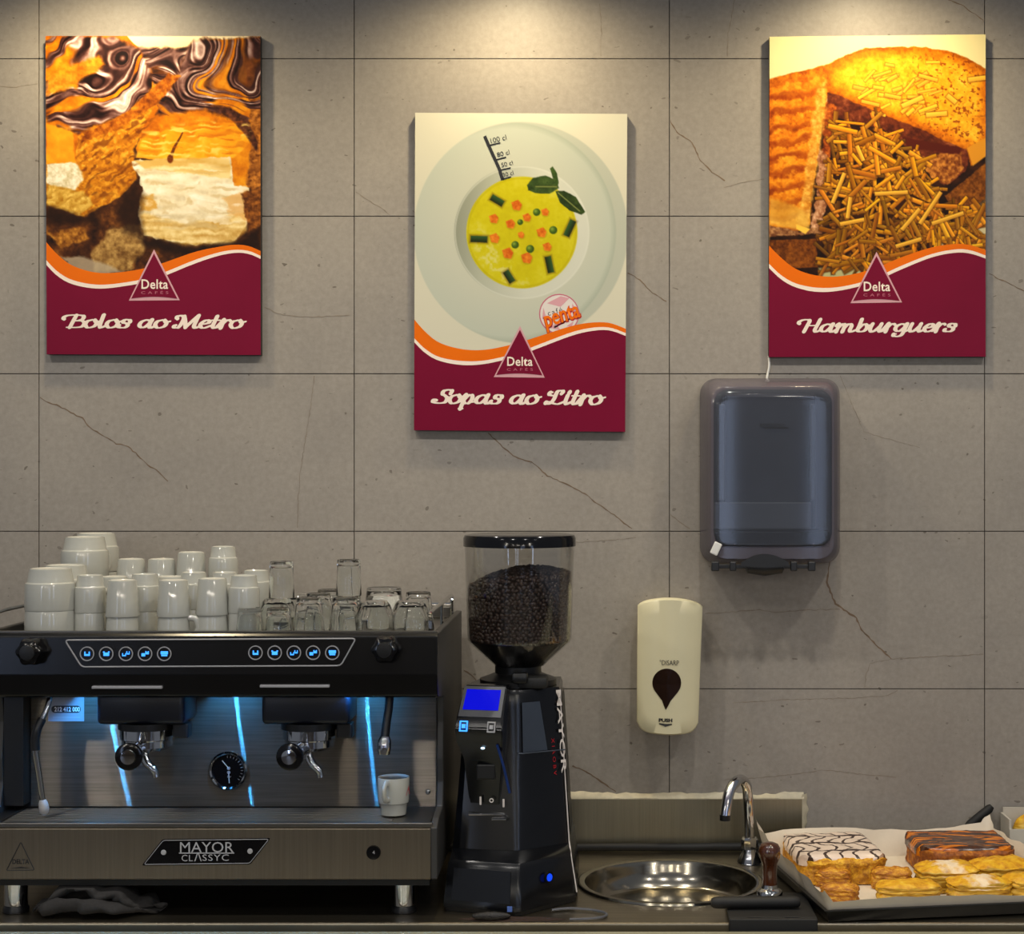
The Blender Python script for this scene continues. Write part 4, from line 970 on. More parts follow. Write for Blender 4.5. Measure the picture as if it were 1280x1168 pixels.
# wands
g = G(); pts = catmull([wp(63, 868, -0.44), wp(60, 882, -0.445), wp(54, 897, -0.45), wp(47.5, 910, -0.455), wp(44, 924, -0.456), wp(44, 938, -0.456), wp(49, 970, -0.452), wp(54, 1004, -0.448)], 6)
sw = G().tube(pts, 0.0046, 12).build('steam_wand', M['chrome'], mach, smooth=True)
G().tube(catmull([wp(53, 899, -0.45), wp(47, 911, -0.455), wp(44, 924, -0.456), wp(44.3, 938, -0.456)], 6), 0.0072, 14).build('wand_grip', M['black'], sw, smooth=True)
G().tube([wp(53.5, 1000, -0.448), wp(54, 1004, -0.448), wp(55, 1010, -0.447), wp(55.4, 1016, -0.447), wp(55.5, 1019, -0.447)], [0.005, 0.0072, 0.0082, 0.0074, 0.004], 14).build('wand_tip', M['scale_white'], sw, smooth=True)
ww = G().tube(catmull([wp(487, 868, -0.43), wp(486, 885, -0.435), wp(483, 905, -0.44), wp(481, 925, -0.445)], 5), 0.0070, 14).build('water_wand', M['black'], mach, smooth=True)
g = G(); g.tube([wp(481.4, 921, -0.445), wp(480.8, 927, -0.446), wp(480.2, 937, -0.447), wp(480, 943, -0.447)], [0.0080, 0.0112, 0.0112, 0.0100], 16); g.build('wand_tip', M['chrome'], ww, smooth=True)
# blue lamps under the housing, which streak down the brushed splash panel
for px_ in (116, 281, 449):
    X = wx(px_, -0.357)
    hw = 0.0036 if px_ < 200 else 0.003
    lamp_ = G().box(X-hw, X+hw, -0.446-hw, -0.446+hw, 1.2590, 1.2625).build('blue_lamp', M['led_blue'], mach)
    for sg in (-1, 1): G().box(X+sg*0.0095-0.0005, X+sg*0.0095+0.0005, -0.460, -0.437 if sg > 0 else -0.415, 1.2515, 1.2628).build('lamp_shield', M['black'], lamp_)  # unseen fins, added to keep the blue light off the sticker

# ================================================================== cups and glasses on the machine
CZ = 1.3447
def cup_profile(kind):
    """upright cup, (r, z): outside from the foot up, over the rim, down the inside"""
    if kind == 'wide': return [(0.0, 0.002), (0.028, 0.002), (0.030, 0.0), (0.0335, 0.001), (0.0375, 0.022), (0.0380, 0.0235), (0.0402, 0.0245), (0.0412, 0.030), (0.0415, 0.066), (0.0408, 0.069), (0.0392, 0.0685), (0.0386, 0.060), (0.0380, 0.030), (0.034, 0.014), (0.025, 0.007), (0.0, 0.006)], 0.0448
    if kind == 'step': return [(0.0, 0.002), (0.017, 0.002), (0.018, 0.0), (0.0205, 0.0008), (0.0225, 0.0185), (0.0230, 0.0195), (0.0248, 0.0205), (0.0256, 0.026), (0.0262, 0.060), (0.0258, 0.062), (0.0246, 0.0616), (0.0240, 0.054), (0.0232, 0.026), (0.020, 0.012), (0.014, 0.006), (0.0, 0.005)], 0.0400
    return [(0.0, 0.002), (0.018, 0.002), (0.020, 0.0), (0.0226, 0.0010), (0.0236, 0.006), (0.0262, 0.044), (0.0274, 0.058), (0.0270, 0.0602), (0.0258, 0.0598), (0.0246, 0.044), (0.0220, 0.012), (0.015, 0.006), (0.0, 0.005)], 0.0350
CUPM = {}
def cup_meshes(kind):
    if kind in CUPM: return CUPM[kind]
    prof, pitch = cup_profile(kind); H = max(z for r, z in prof); R = max(r for r, z in prof)
    b_ = G().lathe(prof, n=40).mesh('cup_body'); smooth_angle(b_, 50); b_.materials.append(M['porcelain'])
    z1, z0 = (H*0.88, H*0.46); r1 = R-0.0012
    g = G(); g.tube(catmull([(r1, 0, z1), (r1+0.010, 0, z1+0.001), (r1+0.0165, 0, z1-0.006), (r1+0.0165, 0, (z0+z1)/2), (r1+0.012, 0, z0+0.002), (r1-0.0005, 0, z0)], 5), 0.0036, 10, flat=1.5)
    h = g.mesh('handle'); smooth_angle(h, 60); h.materials.append(M['porcelain'])
    CUPM[kind] = (b_, h, pitch, H); return CUPM[kind]
def cup(kind, px_, Y, level, label, group, hdl=None, pitch=None, base=CZ, upright=False, inX=None):
    b_, h, pt, H = cup_meshes(kind); pt = pitch or pt
    X = wx(px_, Y) if inX is None else inX
    z = base+pt*level
    root = thing('espresso_cup' if kind != 'wide' else 'cappuccino_cup', (X, Y, z+(0 if upright else H)), label, 'cup', group)
    if not upright: root.rotation_euler = (PI, 0, 0)
    o = link_obj('cup_body', b_, None, root); hh = link_obj('handle', h, None, root)
    hh.rotation_euler = (0, 0, math.radians(hdl if hdl is not None else -rc.choice((60, 75, 95, 110, 120))))
    return root
rc = random.Random(4)
GRP = 'white cups stacked upside down on the coffee machine'
# (kind, px, depth, levels, pitch, description, handle angle of each level)
STK = [
 ('wide', 63, -0.415, 2, None, 'large white cup at the front left corner of the machine top', None),
 ('wide', 82, -0.315, 2, None, 'large white cup half hidden behind the front left stack', None),
 ('wide', 106, -0.225, 3, None, 'large white cup in the tallest stack of wide cups', None),
 ('wide', 120, -0.125, 3, 0.0462, 'large white cup at the back, right behind the tallest wide stack', [-160, -150, -165]),
 ('step', 112.5, -0.405, 2, None, 'small stepped white cup right beside the front left wide stack', None),
 ('tall', 142, -0.330, 2, None, 'tapered white cup hidden behind the plain tapered stack', None),
 ('tall', 153, -0.425, 2, None, 'plain tapered white cup between two stepped cup stacks', None),
 ('step', 181, -0.375, 2, None, 'stepped white cup left of the stack whose handle shows', None),
 ('tall', 164, -0.235, 3, 0.030, 'tapered white cup with a reddish side in the back row', None),
 ('tall', 202, -0.235, 3, 0.030, 'second tapered white cup of the back row', None),
 ('tall', 217, -0.425, 2, None, 'tapered white cup with a handle showing on the right', [-70, 8]),
 ('tall', 213, -0.330, 2, None, 'tapered white cup close behind the stack with the visible handle', None),
 ('tall', 239, -0.235, 3, 0.036, 'tallest tapered white cup of the back row', None),
 ('step', 242, -0.325, 2, None, 'stepped white cup under the tallest tapered back-row cup', None),
 ('tall', 265.5, -0.415, 2, 0.037, 'narrow tapered white cup in the front row near the glasses', None),
 ('step', 279, -0.235, 3, None, 'stepped white cup in the highest stack near the glasses', None),
 ('step', 281, -0.325, 2, None, 'stepped white cup wedged between the narrow tapered and last stepped stacks', None),
 ('step', 305, -0.410, 2, None, 'last stepped white cup of the front row beside the glasses', None),
 ('step', 320, -0.270, 2, None, 'stepped white cup farthest right, behind the front row', None),
]
for kind, px_, Y, n, pitch, desc, hd in STK:
    for k in range(n):
        pos = 'top' if k == n-1 else ('bottom' if k == 0 else 'middle')
        c = cup(kind, px_, Y, k, '%s of the stack: %s' % (pos, desc), GRP, hdl=(hd[n-1-k] if hd else None), pitch=pitch)
        if desc.startswith('large white cup at the back') and k == n-1:
            c['label'] = 'top large white cup with a small red triangle at its right side'
            g = G(); g.add([(0.0418*math.cos(a), 0.0418*math.sin(a), z) for a, z in ((0.25, 0.058), (-0.10, 0.058), (0.08, 0.040))], [(0, 1, 2)])
            tri_ = g.build('red_mark', M['red_print'], c, local=True); tri_.rotation_euler = (0, 0, math.radians(48))

M['glass'] = mat('clear_glass', (250, 252, 250), 0.02, trans=1.0, ior=1.46)
GLM = {}
def glass_mesh(kind):
    if kind in GLM: return GLM[kind]
    if kind == 'shot': R0, R1, H = 0.0185, 0.0225, 0.050
    elif kind == 'tumbler': R0, R1, H = 0.0205, 0.0275, 0.066
    elif kind == 'round': R0, R1, H = 0.023, 0.031, 0.060
    elif kind == 'straight': R0, R1, H = 0.0195, 0.0215, 0.062
    else: R0, R1, H = 0.030, 0.037, 0.070
    t = 0.0017
    if kind == 'round': prof = [(0, 0), (R0*.9, 0), (R0*1.1, 0.006), (R1, 0.024), (R1, 0.036), (R1*.93, H), (R1*.93-t, H), (R1-t, 0.036), (R1-t, 0.026), (R0*.9, 0.010), (0, 0.008)]
    else: prof = [(0, 0.001), (R0*0.85, 0.001), (R0-0.001, 0), (R0, 0.0015), (R0+(R1-R0)*0.5, H*0.5), (R1, H-0.001), (R1-t*0.5, H), (R1-t, H-0.001), (R0+(R1-R0)*0.5-t, H*0.5), (R0-t, 0.013), (R0*0.7, 0.0085), (0, 0.008)]
    n = 40; me = G().lathe(prof, n=n).mesh('tumbler')
    if kind in ('tumbler', 'round'):       # fluted lower half
        for v in me.vertices:
            r = math.hypot(v.co.x, v.co.y)
            if r > R0*0.8 and v.co.z < H*0.72:
                a = math.atan2(v.co.y, v.co.x); f_ = 1+0.022*math.cos(10*a); v.co.x *= f_; v.co.y *= f_
    smooth_angle(me, 40); me.materials.append(M['glass']); GLM[kind] = (me, H); return GLM[kind]
GG = 'clear glasses upside down on the coffee machine'
def glass(kind, px_, Y, label, base=CZ):
    me, H = glass_mesh(kind); o = link_obj('drinking_glass', me, None, loc=(wx(px_, Y), Y, base+H)); o.rotation_euler = (PI, 0, 0)
    return tag(o, label, 'glass', GG)
glass('shot', 312, -0.440, 'small shot glass in front of the last stepped white cup')
glass('shot', 348, -0.440, 'small shot glass second from the left in the front row of glasses')
glass('round', 347, -0.365, 'round-bellied glass carrying a straight glass, behind the front shot glasses')
glass('straight', 352, -0.365, 'straight clear glass standing on a round-bellied glass', CZ+0.0602)
glass('tumbler', 386, -0.430, 'fluted tumbler in the front row right of the two shot glasses')
glass('tumbler', 398, -0.330, 'fluted tumbler behind the front fluted pair')
glass('tumbler', 431, -0.430, 'fluted tumbler in front of the tall two-glass stack')
glass('straight', 436, -0.340, 'lower glass of the tallest two-glass stack')
glass('straight', 436, -0.340, 'upper glass of the tallest two-glass stack', CZ+0.036+0.0262)
glass('round', 468, -0.425, 'round-bellied glass in the front row, right of the fluted tumblers')
glass('wide', 480, -0.250, 'wide glass at the back behind the round-bellied front glass')
glass('round', 513, -0.425, 'round-bellied glass at the right end beside the metal rail')
glass('tumbler', 523, -0.300, 'fluted tumbler at the back right beside the metal rail')
glass('tumbler', 412, -0.240, 'fluted tumbler in the back row left of the tall stack')
glass('round', 372, -0.255, 'round-bellied glass in the back row behind the straight glass')

# cup of coffee on the drip tray
cc = cup('step', 492, -0.430, 0, 'filled white espresso cup standing on the drip tray', None, hdl=-104, base=1.0535, upright=True)
M['coffee'] = mat('coffee', (38, 22, 12), 0.25, var=0.3, scale=60)
G().lathe([(0.0, 0.0585), (0.0242, 0.0585)], n=32, caps=False).build('coffee', M['coffee'], cc, local=True)
g = G(); g.add([(0.0266*math.cos(a), 0.0266*math.sin(a), z) for a, z in ((0.0, 0.049), (-0.35, 0.033), (0.35, 0.033))], [(0, 1, 2)])
t_ = g.build('red_mark', M['red_print'], cc, local=True); t_.rotation_euler = (0, 0, math.radians(-14))

# saucers left of the machine
sp_ = [(0.0, 0.003), (0.028, 0.003), (0.030, 0.0), (0.036, 0.001), (0.044, 0.006), (0.070, 0.013), (0.074, 0.0148), (0.0735, 0.0165), (0.068, 0.0152), (0.044, 0.0092), (0.034, 0.006), (0.0, 0.006)]
sme = G().lathe(sp_, n=48).mesh('saucer'); smooth_angle(sme, 60); sme.materials.append(M['porcelain'])
ORD = ['first', 'second', 'third', 'fourth', 'fifth', 'sixth', 'seventh', 'eighth', 'ninth', 'tenth', 'eleventh', 'twelfth', 'thirteenth', 'last']
for k in range(14):
    o = link_obj('saucer', sme, None, loc=(-1.146, -0.20, 0.9+k*0.0116))
    pos = 'top saucer' if k == 13 else ('bottom saucer' if k == 0 else 'saucer')
    tag(o, '%s of the white stack left of the coffee machine' % (pos if k in (0, 13) else ORD[k]+' white saucer from the bottom'), 'saucer', 'saucers stacked beside the coffee machine')
c = cup('wide', 0, -0.20, 0, 'large white cup upside down on the saucer stack at the left edge', None, base=0.9+13*0.0116+0.0168, inX=-1.146)

# ================================================================== coffee grinder
GX, GY = -0.148, -0.300
gr = thing('coffee_grinder', (GX, GY, 0.9), 'tall black coffee grinder with a bean hopper and blue display', 'coffee grinder')
M['gr_black'] = mat('grinder_black', (11, 12, 15), 0.22, var=0.15, scale=25)
M['gr_side'] = mat('grinder_side', (13, 13, 14), 0.45, var=0.2, scale=40)
M['gr_facet'] = mat('grinder_facet', (84, 92, 104), 0.28, 0.7, var=0.1, scale=10)
# base: splayed foot with a drawer front
def ring(pts, z): return [Vector((x, y, z)) for x, y in pts]
foot_lo = [(-0.262, -0.455), (-0.255, -0.459), (-0.143, -0.492), (-0.134, -0.490), (-0.050, -0.400), (-0.045, -0.390), (-0.045, -0.15), (-0.24, -0.15), (-0.262, -0.30)]
foot_hi = [(-0.256, -0.445), (-0.250, -0.449), (-0.143, -0.480), (-0.135, -0.478), (-0.056, -0.392), (-0.053, -0.385), (-0.053, -0.155), (-0.235, -0.155), (-0.256, -0.30)]
neck_lo = [(-0.252, -0.40), (-0.240, -0.408), (-0.150, -0.425), (-0.138, -0.423), (-0.064, -0.368), (-0.058, -0.360), (-0.058, -0.17), (-0.23, -0.17), (-0.25, -0.30)]
neck_hi = [(-0.234, -0.365), (-0.226, -0.380), (-0.160, -0.390), (-0.140, -0.388), (-0.082, -0.350), (-0.074, -0.338), (-0.074, -0.19), (-0.215, -0.19), (-0.234, -0.28)]
top_hi = [(x*0.96+GX*0.04, y*0.96+GY*0.04) for x, y in neck_hi]
G().loft([ring(foot_lo, 0.908), ring(foot_lo, 0.916), ring(foot_hi, 0.975), ring([(x*.97+GX*.03, y*.97+GY*.03) for x, y in foot_hi], 0.982), ring(neck_lo, 0.992)]).build('base', M['gr_black'], gr, smooth=30)
G().loft([ring([(x*.97+GX*.03, y*.97+GY*.03) for x, y in foot_lo], 0.9003), ring([(x*.98+GX*.02, y*.98+GY*.02) for x, y in foot_lo], 0.9078)]).build('base_pad', M['matt_black'], gr)
G().loft([ring(neck_lo, 0.9922), ring([(a[0]*.5+b_[0]*.5, a[1]*.5+b_[1]*.5) for a, b_ in zip(neck_lo, neck_hi)], 1.10), ring(neck_hi, 1.225), ring(neck_hi, 1.243), ring(top_hi, 1.252)]).build('column', M['gr_black'], gr, smooth=30)
dr = G(); dr.loft([[Vector((x, y-0.0015, z)) for x, z in ((-0.249+0.002*k_, 0.918+0.052*k_), (-0.152+0.001*k_, 0.918+0.052*k_))]+[Vector((x, y-0.006, z)) for x, z in ((-0.152+0.001*k_, 0.918+0.052*k_), (-0.249+0.002*k_, 0.918+0.052*k_))] for k_, y in ((0, -0.0), (1, 0.0))]) if False else None
def on_front(t, z, d=0.0015):
    """point on the sloping front of the base: t from 0 (left) to 1 (right)"""
    k_ = (z-0.916)/(0.975-0.916); a = Vector((-0.255, -0.459, z)).lerp(Vector((-0.250, -0.449, z)), k_); b_ = Vector((-0.143, -0.492, z)).lerp(Vector((-0.143, -0.480, z)), k_)
    n_ = Vector((-0.28, -0.96, 0)); return a.lerp(b_, t)+n_*d
g = G(); g.loft([[on_front(t, z, d) for t, z in ((0.06, 0.921), (0.93, 0.921), (0.93, 0.971), (0.06, 0.971))] for d in (-0.001, 0.003)]); g.build('drawer_front', M['gr_black'], gr)
p0 = on_front(0.93, 0.9125, 0.002); G().box(p0.x-0.0045, p0.x+0.0035, p0.y-0.001, p0.y+0.003, 0.909, 0.917).build('base_mark', mat('mark_blue', (90, 120, 190), 0.4, var=0.1), gr)
# round blue button on the right flank of the base
nb = Vector((0.73, -0.68, 0.02)).normalized(); pb = Vector((-0.092, -0.443, 0.953))
rot = nb.to_track_quat('Z', 'Y').to_matrix().to_4x4()
pw = G().lathe([(0.0095, 0), (0.0095, 0.004), (0.0065, 0.004), (0.006, 0.002)], pb, 24, rot, caps=False).build('power_button', M['gr_black'], gr, smooth=True)
G().lathe([(0.0066, 0.0018), (0.0060, 0.0045), (0, 0.0048)], pb, 24, rot).build('button_light', mat('button_blue', (20, 70, 220), 0.3, var=0.05, emit=(10, 70, 255), estr=0.8), pw, smooth=True)
# white edge line and side lettering on the right flank
edge = [(-0.046, -0.396, 0.917), (-0.0555, -0.388, 0.975), (-0.0595, -0.3625, 0.994), (-0.0665, -0.352, 1.10), (-0.0745, -0.3405, 1.225), (-0.0748, -0.3405, 1.243)]
G().tube([Vector(p)+Vector((0.0008, -0.0015, 0)) for p in edge], 0.0011, 6).build('edge_line', M['pale_print'], gr)
sidep = [(-0.345, 0.993), (-0.195, 0.993), (-0.205, 1.24), (-0.325, 1.24)]
g = G(); g.add([(-0.0565, -0.352, 0.996), (-0.0565, -0.195, 0.996), (-0.0715, -0.20, 1.236), (-0.0715, -0.332, 1.236)], [(0, 1, 2, 3)]); g.build('flank', M['gr_side'], gr)
# lettering runs down the chamfer between front and flank
def chamfer_mtx():
    a, b_ = Vector((-0.070, -0.3555, 1.10)), Vector((-0.0782, -0.3442, 1.225))
    down = (Vector((-0.0612, -0.364, 0.994))-Vector((-0.078, -0.344, 1.225))).normalized()
    nrm = Vector((0.58, -0.81, 0.05)).normalized(); nrm = (nrm-down*nrm.dot(down)).normalized(); up = nrm.cross(down)
    return Matrix((down, up, nrm)).transposed()
MT = chamfer_mtx()
text('brand_lettering', 'MAYOR', 0.03, Vector((-0.0735, -0.3510, 1.178))+MT@Vector((0, 0, 0.0022)), M['pale_print'], gr, width=0.140, height=0.0105, mtx=MT, bold=0.0003)
text('model_lettering', 'XIAOBV', 0.03, Vector((-0.0860, -0.3610, 1.137))+MT@Vector((0, 0, 0.003)), M['red_print'], gr, width=0.062, height=0.006, mtx=MT, spacing=1.6)
# facets on the column
g = G(); g.add([(-0.137, -0.3915, 1.232), (-0.108, -0.3735, 1.232), (-0.095, -0.372, 1.150), (-0.135, -0.3995, 1.150)], [(0, 1, 2, 3)]); g.build('column_facet', M['gr_facet'], gr)
G().tube([(-0.142, -0.405, 1.1495), (-0.135, -0.4035, 1.1490), (-0.066, -0.356, 1.1480)], 0.0012, 6).build('seam', M['gr_facet'], gr)
# control head with the display, turned a little to the left
hd = bpy.data.objects.new('control_head', None)
HR = Matrix.Rotation(math.radians(-14), 3, 'Z'); HO = Vector((-0.196, -0.395, 0.0))
def H(u, v, z): return HO+HR@Vector((u, -v, 0))+Vector((0, 0, z))
yz = [(-0.02, 1.262), (0.006, 1.262), (0.038, 1.212), (0.044, 1.196), (0.040, 1.172), (0.020, 1.140), (0.012, 1.065), (-0.02, 1.065)]
wdt = [0.036, 0.036, 0.0405, 0.0415, 0.0405, 0.034, 0.026, 0.026]
g = G(); L_ = [H(-w_, v, z) for (v, z), w_ in zip(yz, wdt)]; R_ = [H(w_, v, z) for (v, z), w_ in zip(yz, wdt)]
g.add(L_+R_, [tuple(range(8)), tuple(range(15, 7, -1))]+[(i, (i+1) % 8, 8+(i+1) % 8, 8+i) for i in range(8)])
bmesh.ops.recalc_face_normals(g.bm, faces=g.bm.faces[:]); bmesh.ops.bevel(g.bm, geom=g.bm.edges[:], offset=0.002, segments=2, affect='EDGES')
head = g.build('control_head', M['gr_black'], gr, smooth=30)
def F_(u, t, d):           # sloping display face: u across, t down the slope 0..1, d proud
    n_ = Vector((0.050, 0.032)).normalized(); v = 0.006+0.032*t+n_.x*d; z = 1.262-0.050*t+n_.y*d; return H(u, v, z)
def plate(name, u0, u1, t0, t1, d, m, par):
    g = G(); q = lambda dd: [F_(u0, t0, dd), F_(u1, t0, dd), F_(u1*1.04, t1, dd), F_(u0*1.04, t1, dd)]
    g.loft([q(d-0.001), q(d)]); return g.build(name, m, par)
bz = plate('display_bezel', -0.0355, 0.0355, 0.04, 0.97, 0.0012, mat('bezel_grey', (62, 64, 70), 0.35, 0.2, var=0.1), head)
plate('display', -0.030, 0.029, 0.14, 0.76, 0.002, M['lcd'], bz)
for u, lit in ((-0.0255, True), (0.0225, False)):
    def B_(a, c, d): return H(u+a, 0.0405+0.0026*0+d+(1.204-(1.199+c))*0.25, 1.199+c)
    g = G()
    for (a0, a1, c0, c1) in ((-0.0068, 0.0068, 0.0066, 0.0084), (-0.0068, 0.0068, -0.0084, -0.0066), (-0.0068, -0.0052, -0.0066, 0.0066), (0.0052, 0.0068, -0.0066, 0.0066)):
        q = lambda d: [B_(a0, c0, d), B_(a1, c0, d), B_(a1, c1, d), B_(a0, c1, d)]
        g.loft([q(0.0005), q(0.0036)])
    bo = g.build('button', M['icon_blue'] if lit else M['grey_print'], head)
    g = G(); q = lambda d: [B_(-0.003, -0.003, d), B_(0.003, -0.003, d), B_(0.003, 0.003, d), B_(-0.003, 0.003, d)]; g.loft([q(0.0005), q(0.0034)]); g.build('icon', M['icon_blue'] if lit else M['grey_print'], bo)
G().sphere(H(0.006, 0.0385, 1.163), 0.0024, 10, 6, (1.5, 1, 0.8)).build('lamp', mat('lamp_white', (200, 230, 255), 0.3, var=0.02, emit=(190, 230, 255), estr=2.5), head)
g = G(); g.tube([H(0.031, 0.040, 1.170), H(0.040, 0.030, 1.130), H(0.047, 0.022, 1.088)], 0.0022, 8); g.build('head_edge', mat('edge_blue', (30, 60, 130), 0.2, 0.5, var=0.1), head)
G().box(*(lambda a, b_: (a.x-0.016, a.x+0.016, a.y-0.010, a.y+0.012, 1.108, 1.134))(H(0.004, 0.014, 0), 0), 0.003).build('chute', M['gr_side'], head)
# portafilter rest
fk = G(); a, b_ = H(-0.024, 0.022, 1.052), H(0.040, 0.022, 1.048)
fk.box(a.x, b_.x-0.002, a.y-0.012, a.y-0.004, 1.0500, 1.0528, 0.001); fk.box(b_.x-0.022, b_.x+0.002, b_.y-0.020, b_.y-0.006, 1.0462, 1.0492, 0.001); fk.box(a.x, a.x+0.006, a.y-0.004, -0.36, 1.0495, 1.0530); fk.box(b_.x-0.006, b_.x, b_.y-0.010, -0.37, 1.0460, 1.0494)
fork = fk.build('portafilter_rest', M['chrome'], gr)
for u, zt, zb in ((-0.004, 1.079, 1.066), (0.036, 1.077, 1.064)):
    G().tube([H(u, 0.020, zt), H(u, 0.020, zb)], 0.0017, 8).build('rest_pin', M['pale_print'], fork)
q = H(0.015, 0.0195, 1.074); G().lathe([(0.0022, 0), (0.0036, 0), (0.0036, 0.002), (0.0022, 0.002)], q, 16, Matrix.Rotation(PI/2, 3, 'X').to_4x4(), close=True).build('rest_screw', M['pale_print'], fork)
# collar under the hopper
G().lathe([(0.066, 1.2525), (0.066, 1.262), (0.050, 1.268), (0.040, 1.272), (0.040, 1.284)], (GX, GY, 0), 36).build('collar', M['black'], gr, smooth=True)
G().box(-0.145, -0.095, -0.375, -0.325, 1.2525, 1.272, 0.005).build('grind_dial', M['matt_black'], gr, smooth=True)
G().box(-0.155, -0.128, -0.385, -0.36, 1.262, 1.281, 0.005).build('hopper_latch', M['black'], gr, smooth=True)
# hopper
HX, HY = wx(649.5, -0.30), -0.30; R0, R1 = 0.0945, 0.0895
def thin_glass(name, tint, refl=1.0):
    m, nt, b_ = new_mat(name); nt.nodes.remove(b_); out = nt.nodes['Material Output']
    tr_ = node(nt, 'ShaderNodeBsdfTransparent'); tr_.inputs[0].default_value = tint
    gl = node(nt, 'ShaderNodeBsdfGlossy'); gl.inputs['Roughness'].default_value = 0.04
    lw0 = node(nt, 'ShaderNodeLayerWeight'); lw0.inputs[0].default_value = 0.5
    lw1 = node(nt, 'ShaderNodeMath', operation='POWER'); link(nt, lw0.outputs['Facing'], lw1.inputs[0]); lw1.inputs[1].default_value = 3.0
    lw = node(nt, 'ShaderNodeMath', operation='MULTIPLY_ADD'); link(nt, lw1.outputs[0], lw.inputs[0]); lw.inputs[1].default_value = 0.5; lw.inputs[2].default_value = 0.08
    n = node(nt, 'ShaderNodeTexNoise', Scale=30.0); link(nt, coords(nt), n.inputs['Vector'])
    mr = node(nt, 'ShaderNodeMapRange'); mr.inputs['To Min'].default_value = refl*0.9; mr.inputs['To Max'].default_value = refl*1.1; link(nt, n.outputs[0], mr.inputs[0])
    mu = node(nt, 'ShaderNodeMath', operation='MULTIPLY', use_clamp=True); link(nt, lw.outputs[0], mu.inputs[0]); link(nt, mr.outputs[0], mu.inputs[1])
    mx = node(nt, 'ShaderNodeMixShader'); link(nt, mu.outputs[0], mx.inputs[0]); link(nt, tr_.outputs[0], mx.inputs[1]); link(nt, gl.outputs[0], mx.inputs[2])
    link(nt, mx.outputs[0], out.inputs[0]); return m
M['acrylic'] = thin_glass('hopper_acrylic', (0.93, 0.93, 0.92, 1))
G().lathe([(R0, 1.492), (R1, 1.330), (0.087, 1.325), (0.042, 1.284), (0.040, 1.284), (0.0855, 1.327), (R1-0.002, 1.333), (R0-0.002, 1.492)], (HX, HY, 0), 64, close=True).build('hopper', M['acrylic'], gr, smooth=40)
lid = G().lathe([(0.0, 1.5095), (0.085, 1.511), (0.0945, 1.509), (0.0970, 1.504), (0.0970, 1.490), (0.0948, 1.490), (0.0946, 1.494), (0.0, 1.4945)], (HX, HY, 0), 64).build('lid', M['gloss_black'], gr, smooth=40)
M['cone_dark'] = mat('hopper_cone', (16, 14, 13), 0.3, var=0.2, scale=40)
G().lathe([(0.0, 1.3262), (0.0850, 1.3262), (0.0405, 1.2845), (0.0, 1.2845)], (HX, HY, 0), 48).build('hopper_cone', M['cone_dark'], gr, smooth=40)
M['bean'] = mat('roasted_beans', (52, 35, 27), 0.30, var=0.45, scale=140)
def bean_top(x, y):
    r = math.hypot(x, y); return 1.452-0.022*(r/0.09)**2+0.012*x/0.09
core = []
g = G(); prof = [(0.0, 1.3265), (R1-0.009, 1.3270), (R1-0.006, 1.335)]
n = 48; rings = [[Vector((HX+0.08*math.cos(2*PI*k/n), HY+0.08*math.sin(2*PI*k/n), z if z else bean_top(0.08*math.cos(2*PI*k/n), 0.08*math.sin(2*PI*k/n))-0.006)) for k in range(n)] for z in (1.3268, None)]
rings.append([Vector((HX+0.03*math.cos(2*PI*k/n), HY+0.03*math.sin(2*PI*k/n), bean_top(0, 0)-0.007)) for k in range(n)]); g.loft(rings)
# one bean: half-ellipsoid with a crease; many of them against the wall of the hopper and over the heap
bt = bmesh.new(); bmesh.ops.create_icosphere(bt, subdivisions=1, radius=1.0); bv = np.array([v.co[:] for v in bt.verts]); bf = [tuple(v.index for v in f.verts) for f in bt.faces]; bt.free()
bv = bv*np.array((0.0057, 0.0042, 0.0034)); rb = random.Random(9); allv, allf = [], []
def add_bean(p, nrm):
    q = Vector(nrm).to_track_quat('Z', 'Y').to_matrix()@Matrix.Rotation(rb.uniform(0, 2*PI), 3, 'Z')@Matrix.Rotation(rb.gauss(0, 0.45), 3, 'X')
    A = np.array(q); s_ = rb.uniform(0.85, 1.1); base = len(allv)*0+sum_[0]
    allv.append(bv@A.T*s_+np.array(p)); allf.extend([(a+base, b2+base, c2+base) for a, b2, c2 in bf]); sum_[0] += len(bv)
sum_ = [0]
z = 1.331; row = 0
while z < 1.46:
    Rz = R1+(R0-R1)*(z-1.33)/0.162-0.0065
    m_ = 66
    for k in range(m_):
        a = 2*PI*(k+0.5*(row % 2))/m_+rb.uniform(-0.03, 0.03); x, y = Rz*math.cos(a), Rz*math.sin(a); zz = z+rb.uniform(-0.0016, 0.0016)
        if zz < bean_top(x, y)+0.001: add_bean((HX+x, HY+y, zz), (math.cos(a), math.sin(a), rb.uniform(-.3, .3)))
    z += 0.0058; row += 1
for k in range(620):
    r = 0.084*math.sqrt(rb.random()); a = rb.uniform(0, 2*PI); x, y = r*math.cos(a), r*math.sin(a)
    add_bean((HX+x, HY+y, bean_top(x, y)+rb.uniform(-0.002, 0.002)), (x*3, y*3, 1))
g.build('bean_bed', M['bean'], gr)
me = bpy.data.meshes.new('coffee_beans'); V_ = np.concatenate(allv)-np.array(origin_of(gr)); me.from_pydata(V_.tolist(), [], allf); me.shade_smooth()
bo = link_obj('coffee_beans', me, M['bean'], gr); bo['kind'] = 'stuff'

